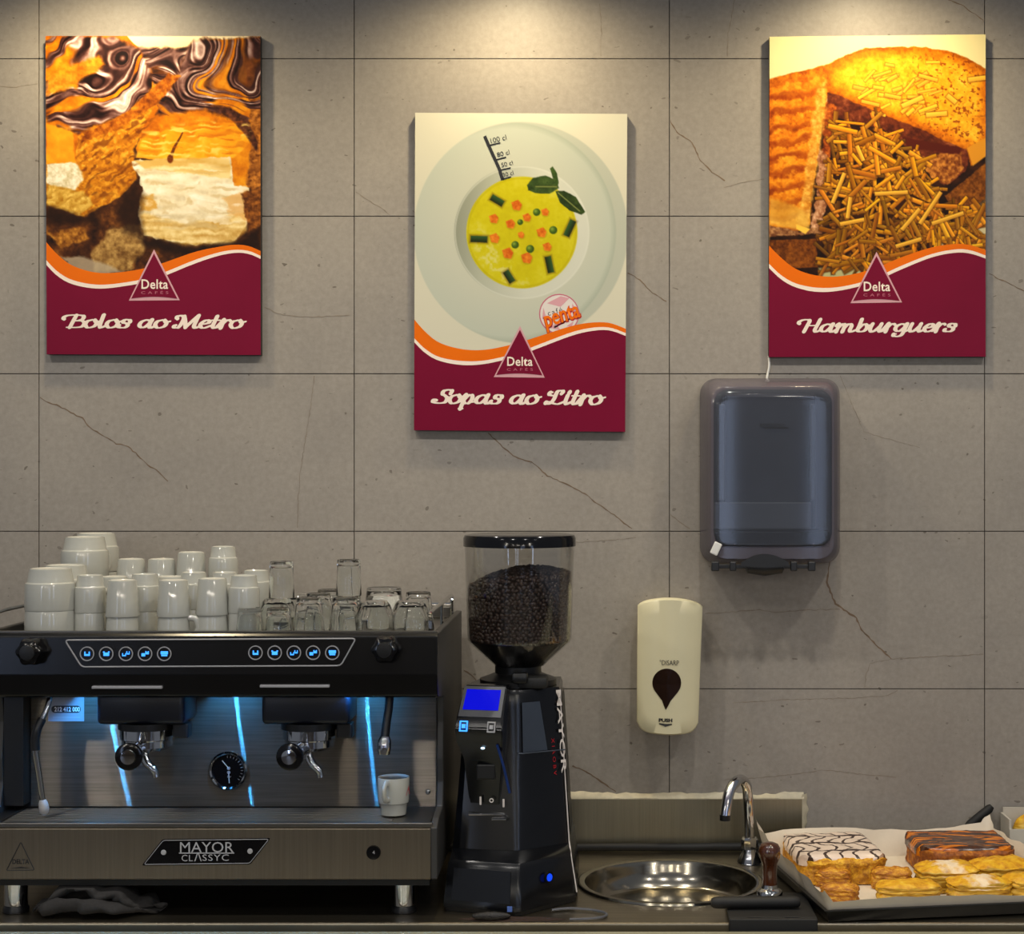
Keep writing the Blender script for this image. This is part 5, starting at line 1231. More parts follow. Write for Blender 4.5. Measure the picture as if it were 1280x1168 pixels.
# ================================================================== wall dispensers
def smoky(name, col, tint, alpha, rough=0.08):
    """tinted clear plastic: partly lets through, partly its own grey, with a glossy coat"""
    m, nt, b_ = new_mat(name); out = nt.nodes['Material Output']
    b_.inputs['Roughness'].default_value = rough
    n = node(nt, 'ShaderNodeTexNoise', Scale=6.0); link(nt, coords(nt), n.inputs['Vector'])
    c = rgb(*col); link(nt, ramp(nt, n.outputs[0], [(0.3, tuple(v*0.9 for v in c[:3])+(1,)), (0.7, c)]), b_.inputs['Base Color'])
    tr_ = node(nt, 'ShaderNodeBsdfTransparent'); tr_.inputs[0].default_value = rgb(*tint)
    mx = node(nt, 'ShaderNodeMixShader'); mx.inputs[0].default_value = alpha
    link(nt, tr_.outputs[0], mx.inputs[1]); link(nt, b_.outputs[0], mx.inputs[2]); link(nt, mx.outputs[0], out.inputs[0]); return m
M['smoke'] = smoky('smoky_cover', (122, 116, 124), (196, 192, 202), 0.50)
M['window'] = smoky('smoky_window', (88, 92, 102), (190, 195, 205), 0.42, 0.05)
M['mech'] = mat('dispenser_grey', (104, 106, 112), 0.35, var=0.1, scale=15)
M['mech_dark'] = mat('dispenser_dark', (26, 27, 30), 0.4, var=0.15, scale=20)
M['clear_strip'] = smoky('clear_strip', (186, 188, 192), (205, 206, 210), 0.6)
def rrect(x0, x1, z0, z1, r, n=6):
    out = []
    for cx, cz, a0 in ((x1-r, z1-r, 0), (x0+r, z1-r, PI/2), (x0+r, z0+r, PI), (x1-r, z0+r, 1.5*PI)):
        for k in range(n+1): a = a0+PI/2*k/n; out.append((cx+r*math.cos(a), cz+r*math.sin(a)))
    return out
def lerp2(A, B, t): return [(a[0]*(1-t)+b_[0]*t, a[1]*(1-t)+b_[1]*t) for a, b_ in zip(A, B)]
dx0, dx1, dz0, dz1 = wx(875, -0.01), wx(1048, -0.01), wz(704, -0.01), wz(473, -0.01)
dsp = thing('paper_towel_dispenser', ((dx0+dx1)/2, -0.001, dz0), 'smoky grey plastic paper towel dispenser on the wall below the sandwich poster', 'towel dispenser')
back = rrect(dx0, dx1, dz0, dz1, 0.030)
FD = -0.125
front = rrect(wx(889, FD), wx(1042, FD), wz(699, FD), wz(484, FD), 0.028)
G().loft([[Vector((x, y, z)) for x, z in lerp2(back, front, t)] for y, t in ((-0.0015, 0.02), (-0.006, 0.02))]).build('back_plate', M['mech'], dsp)
g = G(); prof_ = [(-0.0065, 0.0), (-0.05, 0.12), (-0.09, 0.42), (-0.108, 0.66), (-0.119, 0.86), (-0.1245, 0.97), (FD, 1.03)]
g.loft([[Vector((x, y, z)) for x, z in lerp2(back, front, t)] for y, t in prof_], cap=False)
cv = g.build('cover', M['smoke'], dsp, smooth=60)
win = rrect(wx(892, FD), wx(1040, FD), wz(683, FD), wz(487, FD), 0.026)
g = G(); winin = rrect(wx(899, FD), wx(1033, FD), wz(680, FD), wz(500, FD), 0.016)
n_ = len(win); fr_ = lerp2(back, front, 1.03)
def ringY(P, y): return [Vector((x, y, z)) for x, z in P]
g.loft([ringY(win, FD-0.0005), ringY(lerp2(win, winin, 0.25), FD-0.004), ringY(lerp2(win, winin, 0.6), FD-0.005), ringY(winin, FD-0.0045)], cap=False)
g.bm.faces.new([g.bm.verts.new(v) for v in ringY(winin, FD-0.0045)])
g.build('window', M['window'], dsp, smooth=50)
# rim between the window and the rounded cover
g = G(); g.loft([ringY(fr_, FD), ringY(win, FD-0.0006)], cap=False); g.build('cover_front', M['smoke'], cv)
G().box(wx(905, -0.09), wx(1020, -0.09), -0.095, -0.012, wz(662, -0.09), wz(492, -0.09), 0.006).build('paper_magazine', M['mech'], dsp)
G().box(wx(893, -.115), wx(1014, -.115), -0.1180, -0.0960, wz(662, -.115), wz(628, -.115), 0.003).build('paper_guide', M['clear_strip'], dsp)
G().box(wx(893, -.10), wx(1036, -.10), -0.116, -0.012, wz(684, -.10), wz(664, -.10), 0.003).build('roller_bed', M['mech_dark'], dsp)
p = wp(966, 532, FD-0.0052); text('brand_lettering', 'ROSSIGNOL', 0.01, p, M['dark_print'], dsp, width=32/684, height=5/684)
G().box(wx(955, FD), wx(985, FD), FD-0.0053, FD-0.0050, wz(535.6, FD), wz(534.6, FD)).build('brand_line', M['dark_print'], dsp)
for xa, xb in ((897, 906), (1013, 1019)):
    G().box(wx(xa, -.118), wx(xb, -.118), -0.1195, -0.100, wz(626, -.118), wz(505, -.118), 0.003).build('inner_rail', M['clear_strip'], dsp)  # pale strips standing in for upright window reflections on the cover
# cutter with teeth below the cover
g = G(); cz = wz(706, -0.13); P = []
xa, xb = wx(926, -0.13), wx(986, -0.13); N = 15
top = [(xa+(xb-xa)*k/N, cz+0.004+0.016*math.sin(PI*k/N)) for k in range(N+1)]; bot = []
for k in range(2*N, -1, -1): bot.append((xa+(xb-xa)*k/(2*N), cz-0.002-(0.003 if k % 2 else 0.0)-0.002*math.sin(PI*k/(2*N))))
g.prism(top+bot, lambda a, b_, d: Vector((a, d, b_)), -0.1335, -0.1300); g.build('cutter', M['mech_dark'], dsp)
G().lathe([(0.0, -0.038), (0.012, -0.032), (0.017, 0), (0.012, 0.032), (0, 0.038)], (wx(956, -.12), -0.116, wz(709, -.12)), 20, Matrix.Rotation(PI/2, 3, 'Y').to_4x4()).build('roller', M['mech_dark'], dsp, smooth=True)
for xa, xb in ((889, 899), (912, 920), (988, 996), (1010, 1019)):
    G().box(wx(xa, -.125), wx(xb, -.125), -0.133, -0.117, wz(714, -.125), wz(702, -.125), 0.002).build('hinge', M['mech_dark'], dsp)
G().box(wx(889, -.125), wx(1019, -.125), -0.127, -0.121, wz(711, -.125), wz(706, -.125), 0.001).build('hinge_bar', M['mech_dark'], dsp)
rt = Matrix.Rotation(math.radians(25), 3, 'Y')
G().box(wx(890, -.13), wx(900, -.13), -0.1315, -0.1285, wz(694, -.13), wz(678, -.13), 0.002, rot=rt).build('pull_tab', M['white'], dsp)
tag(G().tube(catmull([wp(961, 445, -0.004), wp(961.5, 458, -0.006), wp(959.5, 468, -0.007), wp(958, 477, -0.008)], 5), 0.0022, 8).build('hanging_cord', M['white'], None, smooth=True),
    'short white cord hanging between the sandwich poster and towel dispenser', 'cord')

# soap dispenser
sroot = thing('soap_dispenser', (0.1205, -0.001, 1.128), 'cream plastic soap dispenser with a dark drop-shaped window', 'soap dispenser')
M['soap_cream'] = mat('cream_plastic', (216, 208, 172), 0.28, var=0.03, scale=12)
sh = []
Wb, Ht = 0.0605, 0.2555
def so_outline(sc=1.0, n=24):
    pts = []
    hw0, hw1 = 0.0575*sc, 0.0605*sc
    for k in range(n+1): t = k/n; pts.append((-hw0*(1-2*t)*1.0, -Ht/2*sc+0.007*abs(2*t-1)**2+0.016*abs(2*t-1)**9))     # bottom arc, left to right
    for k in range(n+1): t = k/n; pts.append((hw1*(1-2*t), Ht/2*sc-0.011*abs(2*t-1)**2-0.005*abs(2*t-1)**9))                    # top arc, right to left
    return pts
def round_poly(pts, it=1):
    return pts
RT = Matrix.Rotation(math.radians(1.3), 3, 'Y'); SC = Vector((0.1205, 0, wz(834, -0.09)))
def bulge(x): return 0.016*(1-(x/0.0605)**2)
rings = []
for y, sc, bl in ((-0.0015, 0.90, 0), (-0.03, 0.94, 0), (-0.060, 0.985, 0.25), (-0.070, 1.0, 0.55), (-0.0745, 0.992, 0.8), (-0.0755, 0.97, 1.0)):
    rings.append([SC+RT@Vector((x, y-bulge(x)*bl, z)) for x, z in so_outline(sc)])
# close the front with a curved grid of shrinking outlines
for sc in (0.8, 0.55, 0.3, 0.08): rings.append([SC+RT@Vector((x, -0.0755-bulge(x), z)) for x, z in [(a*sc/1.0, b_*sc/1.0) for a, b_ in so_outline(0.97)]])
sb = G().loft(rings).build('cover', M['soap_cream'], sroot, smooth=50)
def so(px_, py_, d=0.0006):
    x, z = (px_-836)/675, -(py_-834)/675; v = SC+RT@Vector((x, 0, z)); return Vector((v.x, -0.0755-bulge(x)-d, v.z))
dp = [];
for k in range(25):
    t = -PI*0.22+PI*1.44*k/24; dp.append((833.5+18*math.cos(t), 854-18*math.sin(t)))
dp += [(828, 876), (831.5, 885), (833, 887.5), (834.5, 885), (839, 876)]
g = G(); cpt = so(833.5, 856, 0.0012)
ctr = [so(x, y, 0.0010) for x, y in dp]; g.add([cpt]+ctr, [(0, k+1, (k+1) % len(ctr)+1) for k in range(len(ctr))])
g.build('level_window', mat('window_brown', (36, 22, 16), 0.12, var=0.2, scale=30), sroot)
text('brand_lettering', '°DISARP', 0.01, so(836, 828.5, 0.0012), M['dark_print'], sroot, width=24/675, height=6.5/675, roll=math.radians(-1.3))
text('push_lettering', 'PUSH', 0.01, so(833, 900.5, 0.0012), M['dark_print'], sroot, width=17/675, height=4.6/675, bold=0.0005, roll=math.radians(-1.3))
g = G(); g.add([so(825, 904.3, .001), so(833, 905, .0012), so(841, 904.7, .001), so(841, 906.2, .001), so(833, 908.5, .0012), so(825, 905.8, .001)], [(0, 1, 2, 3, 4, 5)]); g.build('push_arrow', M['dark_print'], sroot)

# ================================================================== splashback, basin, tap
M['splash'] = mat('splashback_steel', (150, 142, 120), 0.36, 1.0, var=0.10, scale=5, stretch=(40, 1, 1), bump=0.03)
sx0, sx1, sz1 = -0.42, wx(1003, 0), wz(996, 0)
spl = G().box(sx0, sx1, -0.010, -0.001, 0.9015, sz1, 0.001).build('splashback', M['splash'])
tag(spl, 'low brushed steel splashback behind the round basin', 'splashback')
M['caulk'] = mat('sealant', (206, 196, 168), 0.6, var=0.12, scale=60, bump=0.3)
rk = random.Random(8); up = []; lo = []
N = 90
for k in range(N+1):
    x = sx0+(sx1+0.002-sx0)*k/N
    h = 0.0065+0.006*mnoise.noise((x*14, 0, 2.3))+0.004*mnoise.noise((x*60, 1, 0)); up.append(Vector((x, 0, sz1+max(0.0025, h)))); lo.append(Vector((x, 0, sz1-0.002)))
right_in = [Vector((sx1-0.001, 0, sz1-k*0.055/12)) for k in range(13)]
g = G(); vs_, fs_ = [], []
for a, b_ in zip(up, lo): vs_ += [(a.x, -0.0006, a.z), (b_.x, -0.0115, b_.z+0.0015), (b_.x, -0.0113, b_.z-0.001)]
for k in range(N): fs_ += [(3*k, 3*k+3, 3*k+4, 3*k+1), (3*k+1, 3*k+4, 3*k+5, 3*k+2)]
g.add(vs_, fs_); vs_, fs_ = [], []
for k in range(26):
    z = sz1+0.006-k*0.0028; w_ = 0.008+0.004*mnoise.noise((z*60, 5, 0)); w_ *= min(1, (26-k)/6)
    vs_ += [(sx1-0.002, -0.0115, z), (sx1+0.002, -0.009, z), (sx1+0.001+w_, -0.0006, z)]
for k in range(25): fs_ += [(3*k, 3*k+1, 3*k+4, 3*k+3), (3*k+1, 3*k+2, 3*k+5, 3*k+4)]
g.add(vs_, fs_); g.build('sealant', M['caulk'], spl, smooth=60)

M['basin'] = mat('basin_steel', (168, 162, 148), 0.16, 1.0, var=0.10, scale=10, bump=0.02)
sk = thing('round_basin', SINK, 'round steel basin set into the worktop under the tap', 'sink')
G().lathe([(0.163, 0.9006), (0.162, 0.9045), (0.157, 0.906), (0.150, 0.9035), (0.1475, 0.896), (0.1460, 0.885), (0.138, 0.862), (0.130, 0.856), (0.10, 0.854), (0.026, 0.852), (0.026, 0.848)], (SINK.x, SINK.y, 0), 72, caps=False).build('bowl', M['basin'], sk, smooth=50)
dn_ = G().lathe([(0.026, 0.8485), (0.024, 0.8545), (0.018, 0.8525), (0.0, 0.8515)], (SINK.x, SINK.y, 0), 32).build('drain', M['chrome'], sk, smooth=True)
tp = thing('tap', (wx(936, -0.118), -0.118, 0.9), 'chrome swan-neck tap behind the round basin', 'tap')
TX, TY = wx(937, -0.118), -0.118
G().lathe([(0.0235, 0.9002), (0.0230, 0.9045), (0.0165, 0.9165), (0.0125, 0.9235), (0.0125, 0.928)], (TX, TY, 0), 28).build('base', M['chrome'], tp, smooth=True)
G().lathe([(0.0150, 0.928), (0.0155, 0.932), (0.0155, 0.944), (0.0128, 0.948)], (TX, TY, 0), 8).build('nut', M['chrome'], tp, smooth=20)
sp_pts = catmull([(TX, TY, 0.946), (TX-0.001, TY, 0.985), (TX-0.003, TY, 1.022), (TX-0.007, TY-0.010, 1.045), (TX-0.018, TY-0.026, 1.058), (TX-0.030, TY-0.043, 1.056), (TX-0.041, TY-0.058, 1.043), (TX-0.047, TY-0.066, 1.020), (TX-0.050, TY-0.069, 1.002)], 7)
G().tube(sp_pts, 0.0096, 20).build('spout', M['chrome'], tp, smooth=50)
G().lathe([(0.0098, -0.006), (0.0098, 0.004)], (TX-0.050, TY-0.069, 0.999), 20).build('nozzle', M['black'], tp, smooth=True)
M['rubber'] = mat('black_rubber', (17, 17, 18), 0.6, var=0.2, scale=60, bump=0.15)
tag(G().tube(catmull([(-0.40, -0.026, 0.909), (-0.06, -0.026, 0.909), (0.05, -0.028, 0.910), (0.14, -0.026, 0.909), (0.23, -0.026, 0.910), (0.44, -0.026, 0.909)], 8), 0.0078, 12).build('black_hose', M['rubber'], None, smooth=True),
    'black rubber hose lying along the foot of the steel splashback', 'hose')

# ================================================================== tamping corner
mt = thing('tamping_mat', (0.27, -0.45, 0.9), 'black rubber tamping mat hooked over the worktop edge beside the tray', 'tamping mat')
out = [(0.198, -0.5345), (0.225, -0.5345), (0.232, -0.531), (0.247, -0.531), (0.255, -0.5345), (0.285, -0.5345), (0.293, -0.530), (0.306, -0.530), (0.313, -0.5345), (0.338, -0.5345), (0.336, -0.375), (0.278, -0.375), (0.20, -0.418)]
G().prism(out, lambda a, b_, d: Vector((a, b_, d)), 0.9026, 0.911, 0.001).build('pad', M['rubber'], mt)
G().box(0.198, 0.338, -0.544, -0.5352, 0.872, 0.911, 0.002).build('lip', M['rubber'], mt)
tag(G().tube([(wx(889, -.482), -0.482, 0.9211), (wx(892, -.482), -0.482, 0.9211), (wx(897, -.482), -0.482, 0.9211), (wx(990, -.478), -0.478, 0.9211), (wx(997, -.478), -0.478, 0.9211), (wx(1000, -.478), -0.478, 0.9211)], [0.006, 0.0088, 0.0096, 0.0096, 0.0088, 0.006], 16).build('black_handle_bar', M['matt_black'], None, smooth=50),
    'black round bar lying across the tamping mat in front of the tamper', 'handle')
M['copper_wood'] = mat('lacquered_wood', (70, 36, 18), 0.10, 0.0, var=0.4, scale=10, stretch=(6, 6, 1), coat=1.0)
tm = thing('tamper', (wx(962, -0.405), -0.405, 0.911), 'coffee tamper with a lacquered wooden knob handle', 'tamper')
c_ = (wx(962, -0.405), -0.405, 0)
G().lathe([(0.0215, 0.9112), (0.0215, 0.921), (0.0200, 0.9228), (0.0140, 0.926), (0.0125, 0.932)], c_, 32).build('base', M['chrome'], tm, smooth=40)
G().lathe([(0.0125, 0.932), (0.0122, 0.940), (0.0118, 0.955), (0.0130, 0.967), (0.0168, 0.976), (0.0188, 0.985), (0.0178, 0.993), (0.0140, 0.9990), (0.0080, 1.0015), (0, 1.002)], c_, 32).build('handle', M['copper_wood'], tm, smooth=60)

# cable and spilled coffee by the grinder
tag(G().tube(catmull([(-0.085, -0.46, 0.9035), (-0.055, -0.452, 0.904), (-0.015, -0.462, 0.9035), (0.004, -0.482, 0.903), (-0.004, -0.503, 0.903), (-0.03, -0.513, 0.903), (-0.055, -0.515, 0.903)], 8), 0.0022, 8).build('loose_cable', mat('cable_grey', (96, 98, 104), 0.3, 0.3, var=0.1), None, smooth=True),
    'thin grey cable looping on the worktop right of the grinder', 'cable')
M['grounds'] = mat('ground_coffee', (42, 24, 14), 0.9, var=0.5, scale=300, bump=0.6, bscale=500)
g = G(); n = 60; rows = []
for j in range(7):
    t = j/6; rr = []
    for k in range(n):
        a = 2*PI*k/n; r = (1-t)
        x = -0.145+0.085*r*math.cos(a)*(1+0.15*mnoise.noise((math.cos(a)*2, math.sin(a)*2, 1))); y = -0.5055+0.0125*r*math.sin(a)*(1+0.2*mnoise.noise((math.cos(a)*3, math.sin(a)*3, 4)))
        h = 0.9003+0.0035*(1-r*r)+(0.0015*mnoise.noise((x*200, y*200, 0)) if 0 < j else 0); rr.append(Vector((x, y, max(h, 0.9003))))
    rows.append(rr)
g.loft(rows); gc = g.build('ground_coffee', M['grounds'], None, smooth=60); tag(gc, 'spilled brown ground coffee on the worktop in front of the grinder', 'ground coffee', kind='stuff')
g = G(); g.sphere((-0.180, -0.512, 0.9075), 0.0075, 24, 14, (4.2, 0.9, 0.9))
for v in g.bm.verts: v.co += Vector((0, 0, 1))*0.0012*mnoise.noise(v.co*180)
tag(g.build('coffee_lump', mat('wet_sponge', (26, 23, 22), 0.5, var=0.5, scale=260, bump=0.8, bscale=400), None, smooth=60), 'dark wet lump of used coffee at the foot of the grinder', 'coffee lump')

# dark cloth pushed under the machine
M['cloth'] = mat('dark_cloth', (46, 44, 43), 0.9, var=0.2, scale=200, bump=0.3, bscale=700)
def cloth_mesh():
    """loosely folded towel: a wavy section in depth/height that changes along its length"""
    g = G(); NU, NV = 70, 46; rows = []
    sec = [(-0.42, 0.004), (-0.455, 0.010), (-0.492, 0.006), (-0.508, 0.014), (-0.503, 0.026), (-0.480, 0.022), (-0.462, 0.017), (-0.452, 0.026), (-0.468, 0.036), (-0.490, 0.034), (-0.497, 0.043), (-0.480, 0.050), (-0.45, 0.046), (-0.41, 0.040)]
    S = catmull([(a, b_, 0) for a, b_ in sec], 4); NV = len(S)
    for i in range(NU+1):
        u = i/NU; X = -0.918+0.200*u; env = min(1, 4*u+0.30)*min(1, 2.4*(1-u)+0.22)
        lift = 0.62+0.55*math.exp(-((u-0.32)/0.22)**2)+0.16*math.exp(-((u-0.86)/0.10)**2)
        r = []
        for j, q in enumerate(S):
            v = j/(NV-1); w1 = mnoise.noise((u*6, v*5, 0.5)); w2 = mnoise.noise((u*11, v*9, 4.5)); w3 = mnoise.noise((u*4, v*3, 7.5))
            yy = -0.455+(q.x+0.455)*env+0.012*w1+0.006*w2
            zz = 0.9025+max(0.0, q.y*lift*env+0.010*w3*(0.2+v)+0.006*w2*(0.3+v)+0.005*math.sin(u*20+v*10)*v)
            xx = X+0.016*w3+0.008*w2+0.03*(v-0.5)*math.sin(u*3)
            r.append(Vector((xx, max(yy, -0.518), min(zz, 0.9465))))
        rows.append(r)
    verts = [v for r in rows for v in r]; m_ = len(rows[0])
    g.add(verts, [(i*m_+j, i*m_+j+1, (i+1)*m_+j+1, (i+1)*m_+j) for i in range(NU) for j in range(m_-1)]); return g
cl = cloth_mesh().build('dish_cloth', M['cloth'], None, smooth=80); tag(cl, 'crumpled dark grey cloth tucked under the coffee machine', 'cloth')
so_ = cl.modifiers.new('thickness', 'SOLIDIFY'); so_.thickness = 0.002; so_.offset = 1

# ================================================================== pastry tray
TR = math.radians(9); TO = Vector((0.352, -0.538, 0.9026)); TW, TD = 0.44, 0.425
tray = thing('baking_tray', TO, 'black baking tray with cakes and pastries at the right end of the worktop', 'tray', rz=TR)
M['tray_black'] = mat('tray_enamel', (15, 15, 16), 0.35, var=0.3, scale=60, bump=0.1)
g = G(); t_ = 0.002
def tr_ring(ins, z): return [Vector((ins, ins, z)), Vector((TW-ins, ins, z)), Vector((TW-ins, TD-ins, z)), Vector((ins, TD-ins, z))]
g.loft([tr_ring(0.006, 0.0006), tr_ring(0.0, 0.0185), tr_ring(-0.003, 0.019), tr_ring(-0.003, 0.0205), tr_ring(0.003, 0.0205), tr_ring(0.009, 0.0030)]); g.build('pan', M['tray_black'], tray, local=True)
def L(x, y): v = Matrix.Rotation(-TR, 3, 'Z')@Vector((x-TO.x, y-TO.y, 0)); return v.x, v.y
def T(u, v, z=0.9): q = Matrix.Rotation(TR, 3, 'Z')@Vector((u, v, 0)); return Vector((TO.x+q.x, TO.y+q.y, z))
# baking parchment: lies in the pan, climbs the sides and flares out over the rim
M['paper'] = mat('baking_parchment', (218, 206, 186), 0.55, var=0.05, scale=25, bump=0.25, bscale=35)
def paper_pt(u, v):
    """u, v in -0.16..1.16: inside 0..1 lies on the pan floor"""
    x = min(max(u, 0), 1)*(TW-0.022)+0.011; y = min(max(v, 0), 1)*(TD-0.022)+0.011; z = 0.0040
    eu = max(-u, u-1, 0)/0.16; ev = max(-v, v-1, 0)/0.16
    su = -1 if u < 0 else 1; sv = -1 if v < 0 else 1
    flare_u = 0.030 if u < 0 else 0.018; flare_v = 0.012 if v < 0 else 0.020
    hu = 0.042+0.018*v if u < 0 else 0.045; hv = (0.030+0.003*math.sin(u*5) if v < 0 else 0.048+0.006*math.sin(u*7))
    x += su*flare_u*eu*(0.5+0.05*max(v, 0) if u < 0 else 1); y += sv*flare_v*ev
    z += hu*eu**0.9*(1-0.3*ev)+hv*ev**0.9*(1-0.3*eu)
    if eu == 0 and ev == 0: z += 0.0008*max(0, mnoise.noise((u*6, v*6, 0)))
    else: z += 0.004*mnoise.noise((u*9, v*9, 2))*max(eu, ev); x += 0.006*mnoise.noise((u*7, v*8, 5))*eu; y += 0.005*mnoise.noise((u*8, v*7, 8))*ev*(0 if v < 0 else 1)
    return Vector((x, y, z))
us = [-0.16+0.16*k/5 for k in range(5)]+[k/24 for k in range(25)]+[1+0.16*(k+1)/5 for k in range(5)]
nu = len(us); g = G()
g.add([paper_pt(u, v) for v in us for u in us], [(j*nu+i, j*nu+i+1, (j+1)*nu+i+1, (j+1)*nu+i) for j in range(nu-1) for i in range(nu-1)])
me = g.mesh('parchment_paper'); smooth_angle(me, 60); pap = link_obj('parchment_paper', me, M['paper']); pap.location = TO; pap.rotation_euler = (0, 0, TR)
tag(pap, 'cream baking parchment lining the black tray', 'baking paper')

# ---- icings
def sponge_mat(name, stops, scale=50, rough=0.65, bump=0.7, stretch=(1, 1, 1)):
    m, nt, b_ = new_mat(name); co = coords(nt); mp = node(nt, 'ShaderNodeMapping'); mp.inputs['Scale'].default_value = stretch; link(nt, co, mp.inputs[0])
    n = node(nt, 'ShaderNodeTexNoise', Scale=scale, Detail=6.0, Roughness=0.7); link(nt, mp.outputs[0], n.inputs['Vector'])
    link(nt, ramp(nt, n.outputs[0], [(p, rgb(*c)) for p, c in stops]), b_.inputs['Base Color'])
    b_.inputs['Roughness'].default_value = rough
    n2 = node(nt, 'ShaderNodeTexNoise', Scale=scale*3, Detail=4.0); link(nt, mp.outputs[0], n2.inputs['Vector'])
    bp = node(nt, 'ShaderNodeBump', Strength=bump, Distance=0.003); link(nt, n2.outputs[0], bp.inputs['Height']); link(nt, bp.outputs[0], b_.inputs['Normal']); return m
def feather_mat():
    """white icing with dark lines drawn across and dragged into feathers"""
    m, nt, b_ = new_mat('feathered_icing'); co = coords(nt)
    nz = node(nt, 'ShaderNodeTexNoise', Scale=22.0, Detail=3.0); link(nt, co, nz.inputs['Vector'])
    mx = node(nt, 'ShaderNodeMix', data_type='RGBA', blend_type='LINEAR_LIGHT'); mx.inputs[0].default_value = 0.010; link(nt, co, mx.inputs[6]); link(nt, nz.outputs[1], mx.inputs[7])
    sx = node(nt, 'ShaderNodeSeparateXYZ'); link(nt, mx.outputs[2], sx.inputs[0])
    def mth(op, a, b2=None, c=None):
        q = node(nt, 'ShaderNodeMath', operation=op)
        for i, v in enumerate((a, b2, c)):
            if v is None: continue
            if isinstance(v, (int, float)): q.inputs[i].default_value = v
            else: link(nt, v, q.inputs[i])
        return q.outputs[0]
    fx_ = mth('PINGPONG', mth('MULTIPLY', sx.outputs[1], 20.0), 0.5)               # dragged to and fro in depth
    ph = mth('ADD', mth('MULTIPLY', sx.outputs[0], 36.0), mth('MULTIPLY', mth('SINE', mth('MULTIPLY', sx.outputs[1], 70.0)), 0.55))
    l1 = mth('LESS_THAN', mth('PINGPONG', ph, 0.5), 0.10)
    l2 = mth('LESS_THAN', mth('PINGPONG', mth('MULTIPLY_ADD', sx.outputs[1], 17.0, mth('MULTIPLY', nz.outputs[0], 0.5)), 0.5), 0.085)
    ln = mth('MAXIMUM', l1, l2)
    c = node(nt, 'ShaderNodeMix', data_type='RGBA'); link(nt, ln, c.inputs[0]); c.inputs[6].default_value = rgb(226, 206, 188); c.inputs[7].default_value = rgb(58, 40, 34)
    link(nt, c.outputs[2], b_.inputs['Base Color']); b_.inputs['Roughness'].default_value = 0.3; return m
def marble_mat():
    m, nt, b_ = new_mat('chocolate_marble'); co = coords(nt)
    mp = node(nt, 'ShaderNodeMapping'); mp.inputs['Scale'].default_value = (0.8, 2.6, 1); mp.inputs['Rotation'].default_value = (0, 0, 0.3); link(nt, co, mp.inputs[0])
    n = node(nt, 'ShaderNodeTexNoise', Scale=11.0, Detail=3.0, Distortion=1.8, Roughness=0.5); link(nt, mp.outputs[0], n.inputs['Vector'])
    link(nt, ramp(nt, n.outputs[0], [(0.38, rgb(216, 128, 20)), (0.45, rgb(178, 92, 14)), (0.48, rgb(74, 40, 22)), (0.53, rgb(62, 42, 34)), (0.62, rgb(112, 84, 68)), (0.67, rgb(66, 40, 26)), (0.72, rgb(206, 118, 24))]), b_.inputs['Base Color'])
    b_.inputs['Roughness'].default_value = 0.25; bp = node(nt, 'ShaderNodeBump', Strength=0.4, Distance=0.003); link(nt, n.outputs[0], bp.inputs['Height']); link(nt, bp.outputs[0], b_.inputs['Normal']); return m
M['thread'] = sponge_mat('egg_thread_cake', [(0.3, (120, 66, 8)), (0.48, (196, 134, 18)), (0.62, (232, 178, 40)), (0.75, (246, 208, 84))], 70)
M['custard'] = sponge_mat('custard_cake', [(0.3, (84, 40, 8)), (0.5, (150, 80, 12)), (0.7, (214, 138, 30))], 55)
M['feather'] = feather_mat(); M['marble'] = marble_mat()
def slab(name, u0, u1, v0, v1, z0, z1, rough, m, par, seed, rnd=0.006, over=0.0, corner=0.02):
    """soft block given in the tray's frame relative to its thing"""
    b = bmesh.new(); bmesh.ops.create_cube(b, size=1)
    bmesh.ops.subdivide_edges(b, edges=b.edges[:], cuts=23, use_grid_fill=True)
    cx, cy, hx, hy = (u0+u1)/2, (v0+v1)/2, (u1-u0)/2, (v1-v0)/2; hz = (z1-z0)/2
    for v in b.verts:
        x, y, z = v.co.x*2*hx, v.co.y*2*hy, v.co.z*2*hz
        # round the plan corners and the edges
        qx, qy = abs(x)-(hx-corner), abs(y)-(hy-corner)
        if qx > 0 and qy > 0:
            k = math.hypot(qx, qy); mxk = max(qx, qy)
            if k > 0: sx_ = mxk/k; x = math.copysign(hx-corner+qx*sx_, x); y = math.copysign(hy-corner+qy*sx_, y)
        ed = max(abs(x)/hx, abs(y)/hy); top = z/hz
        e_ = max(0.0, min(hx-abs(x), hy-abs(y))); f_ = (z/hz+1)/2
        if e_ < rnd: z -= f_*rnd*(1-math.sqrt(max(0, 1-(1-e_/rnd)**2)))*min(1, 2*hz/rnd)
        p = Vector((cx+x, cy+y, (z0+z1)/2+z))
        if z > -hz*0.98: 
            nn = mnoise.noise_vector(Vector((p.x*38, p.y*38, p.z*38+seed)))*rough+mnoise.noise_vector(Vector((p.x*130, p.y*130, p.z*130+seed)))*rough*0.5; p += Vector((nn.x, nn.y, nn.z*0.6))
        v.co = p
    g = G(); g.merge(b); me = g.mesh(name); smooth_angle(me, 70); return link_obj(name, me, m, par)
def cake(name, label, px0, px1, yb, Yb, depth, rz, h, m_body, m_top, seed, rough, topname):
    X0_, X1_ = px0, px1
    root = thing(name, (X0_, Yb, 0.9074), label, 'cake', 'cakes and pastries on the tray', rz=rz)
    slab('sponge', 0, X1_-X0_, 0, depth, 0.0008, h-0.008, rough, m_body, root, seed, corner=0.03)
    slab(topname, -0.003, X1_-X0_+0.001, 0.007, depth+0.002, h-0.020, h, rough*0.5, m_top, root, seed+3, rnd=0.012, corner=0.032)
    return root
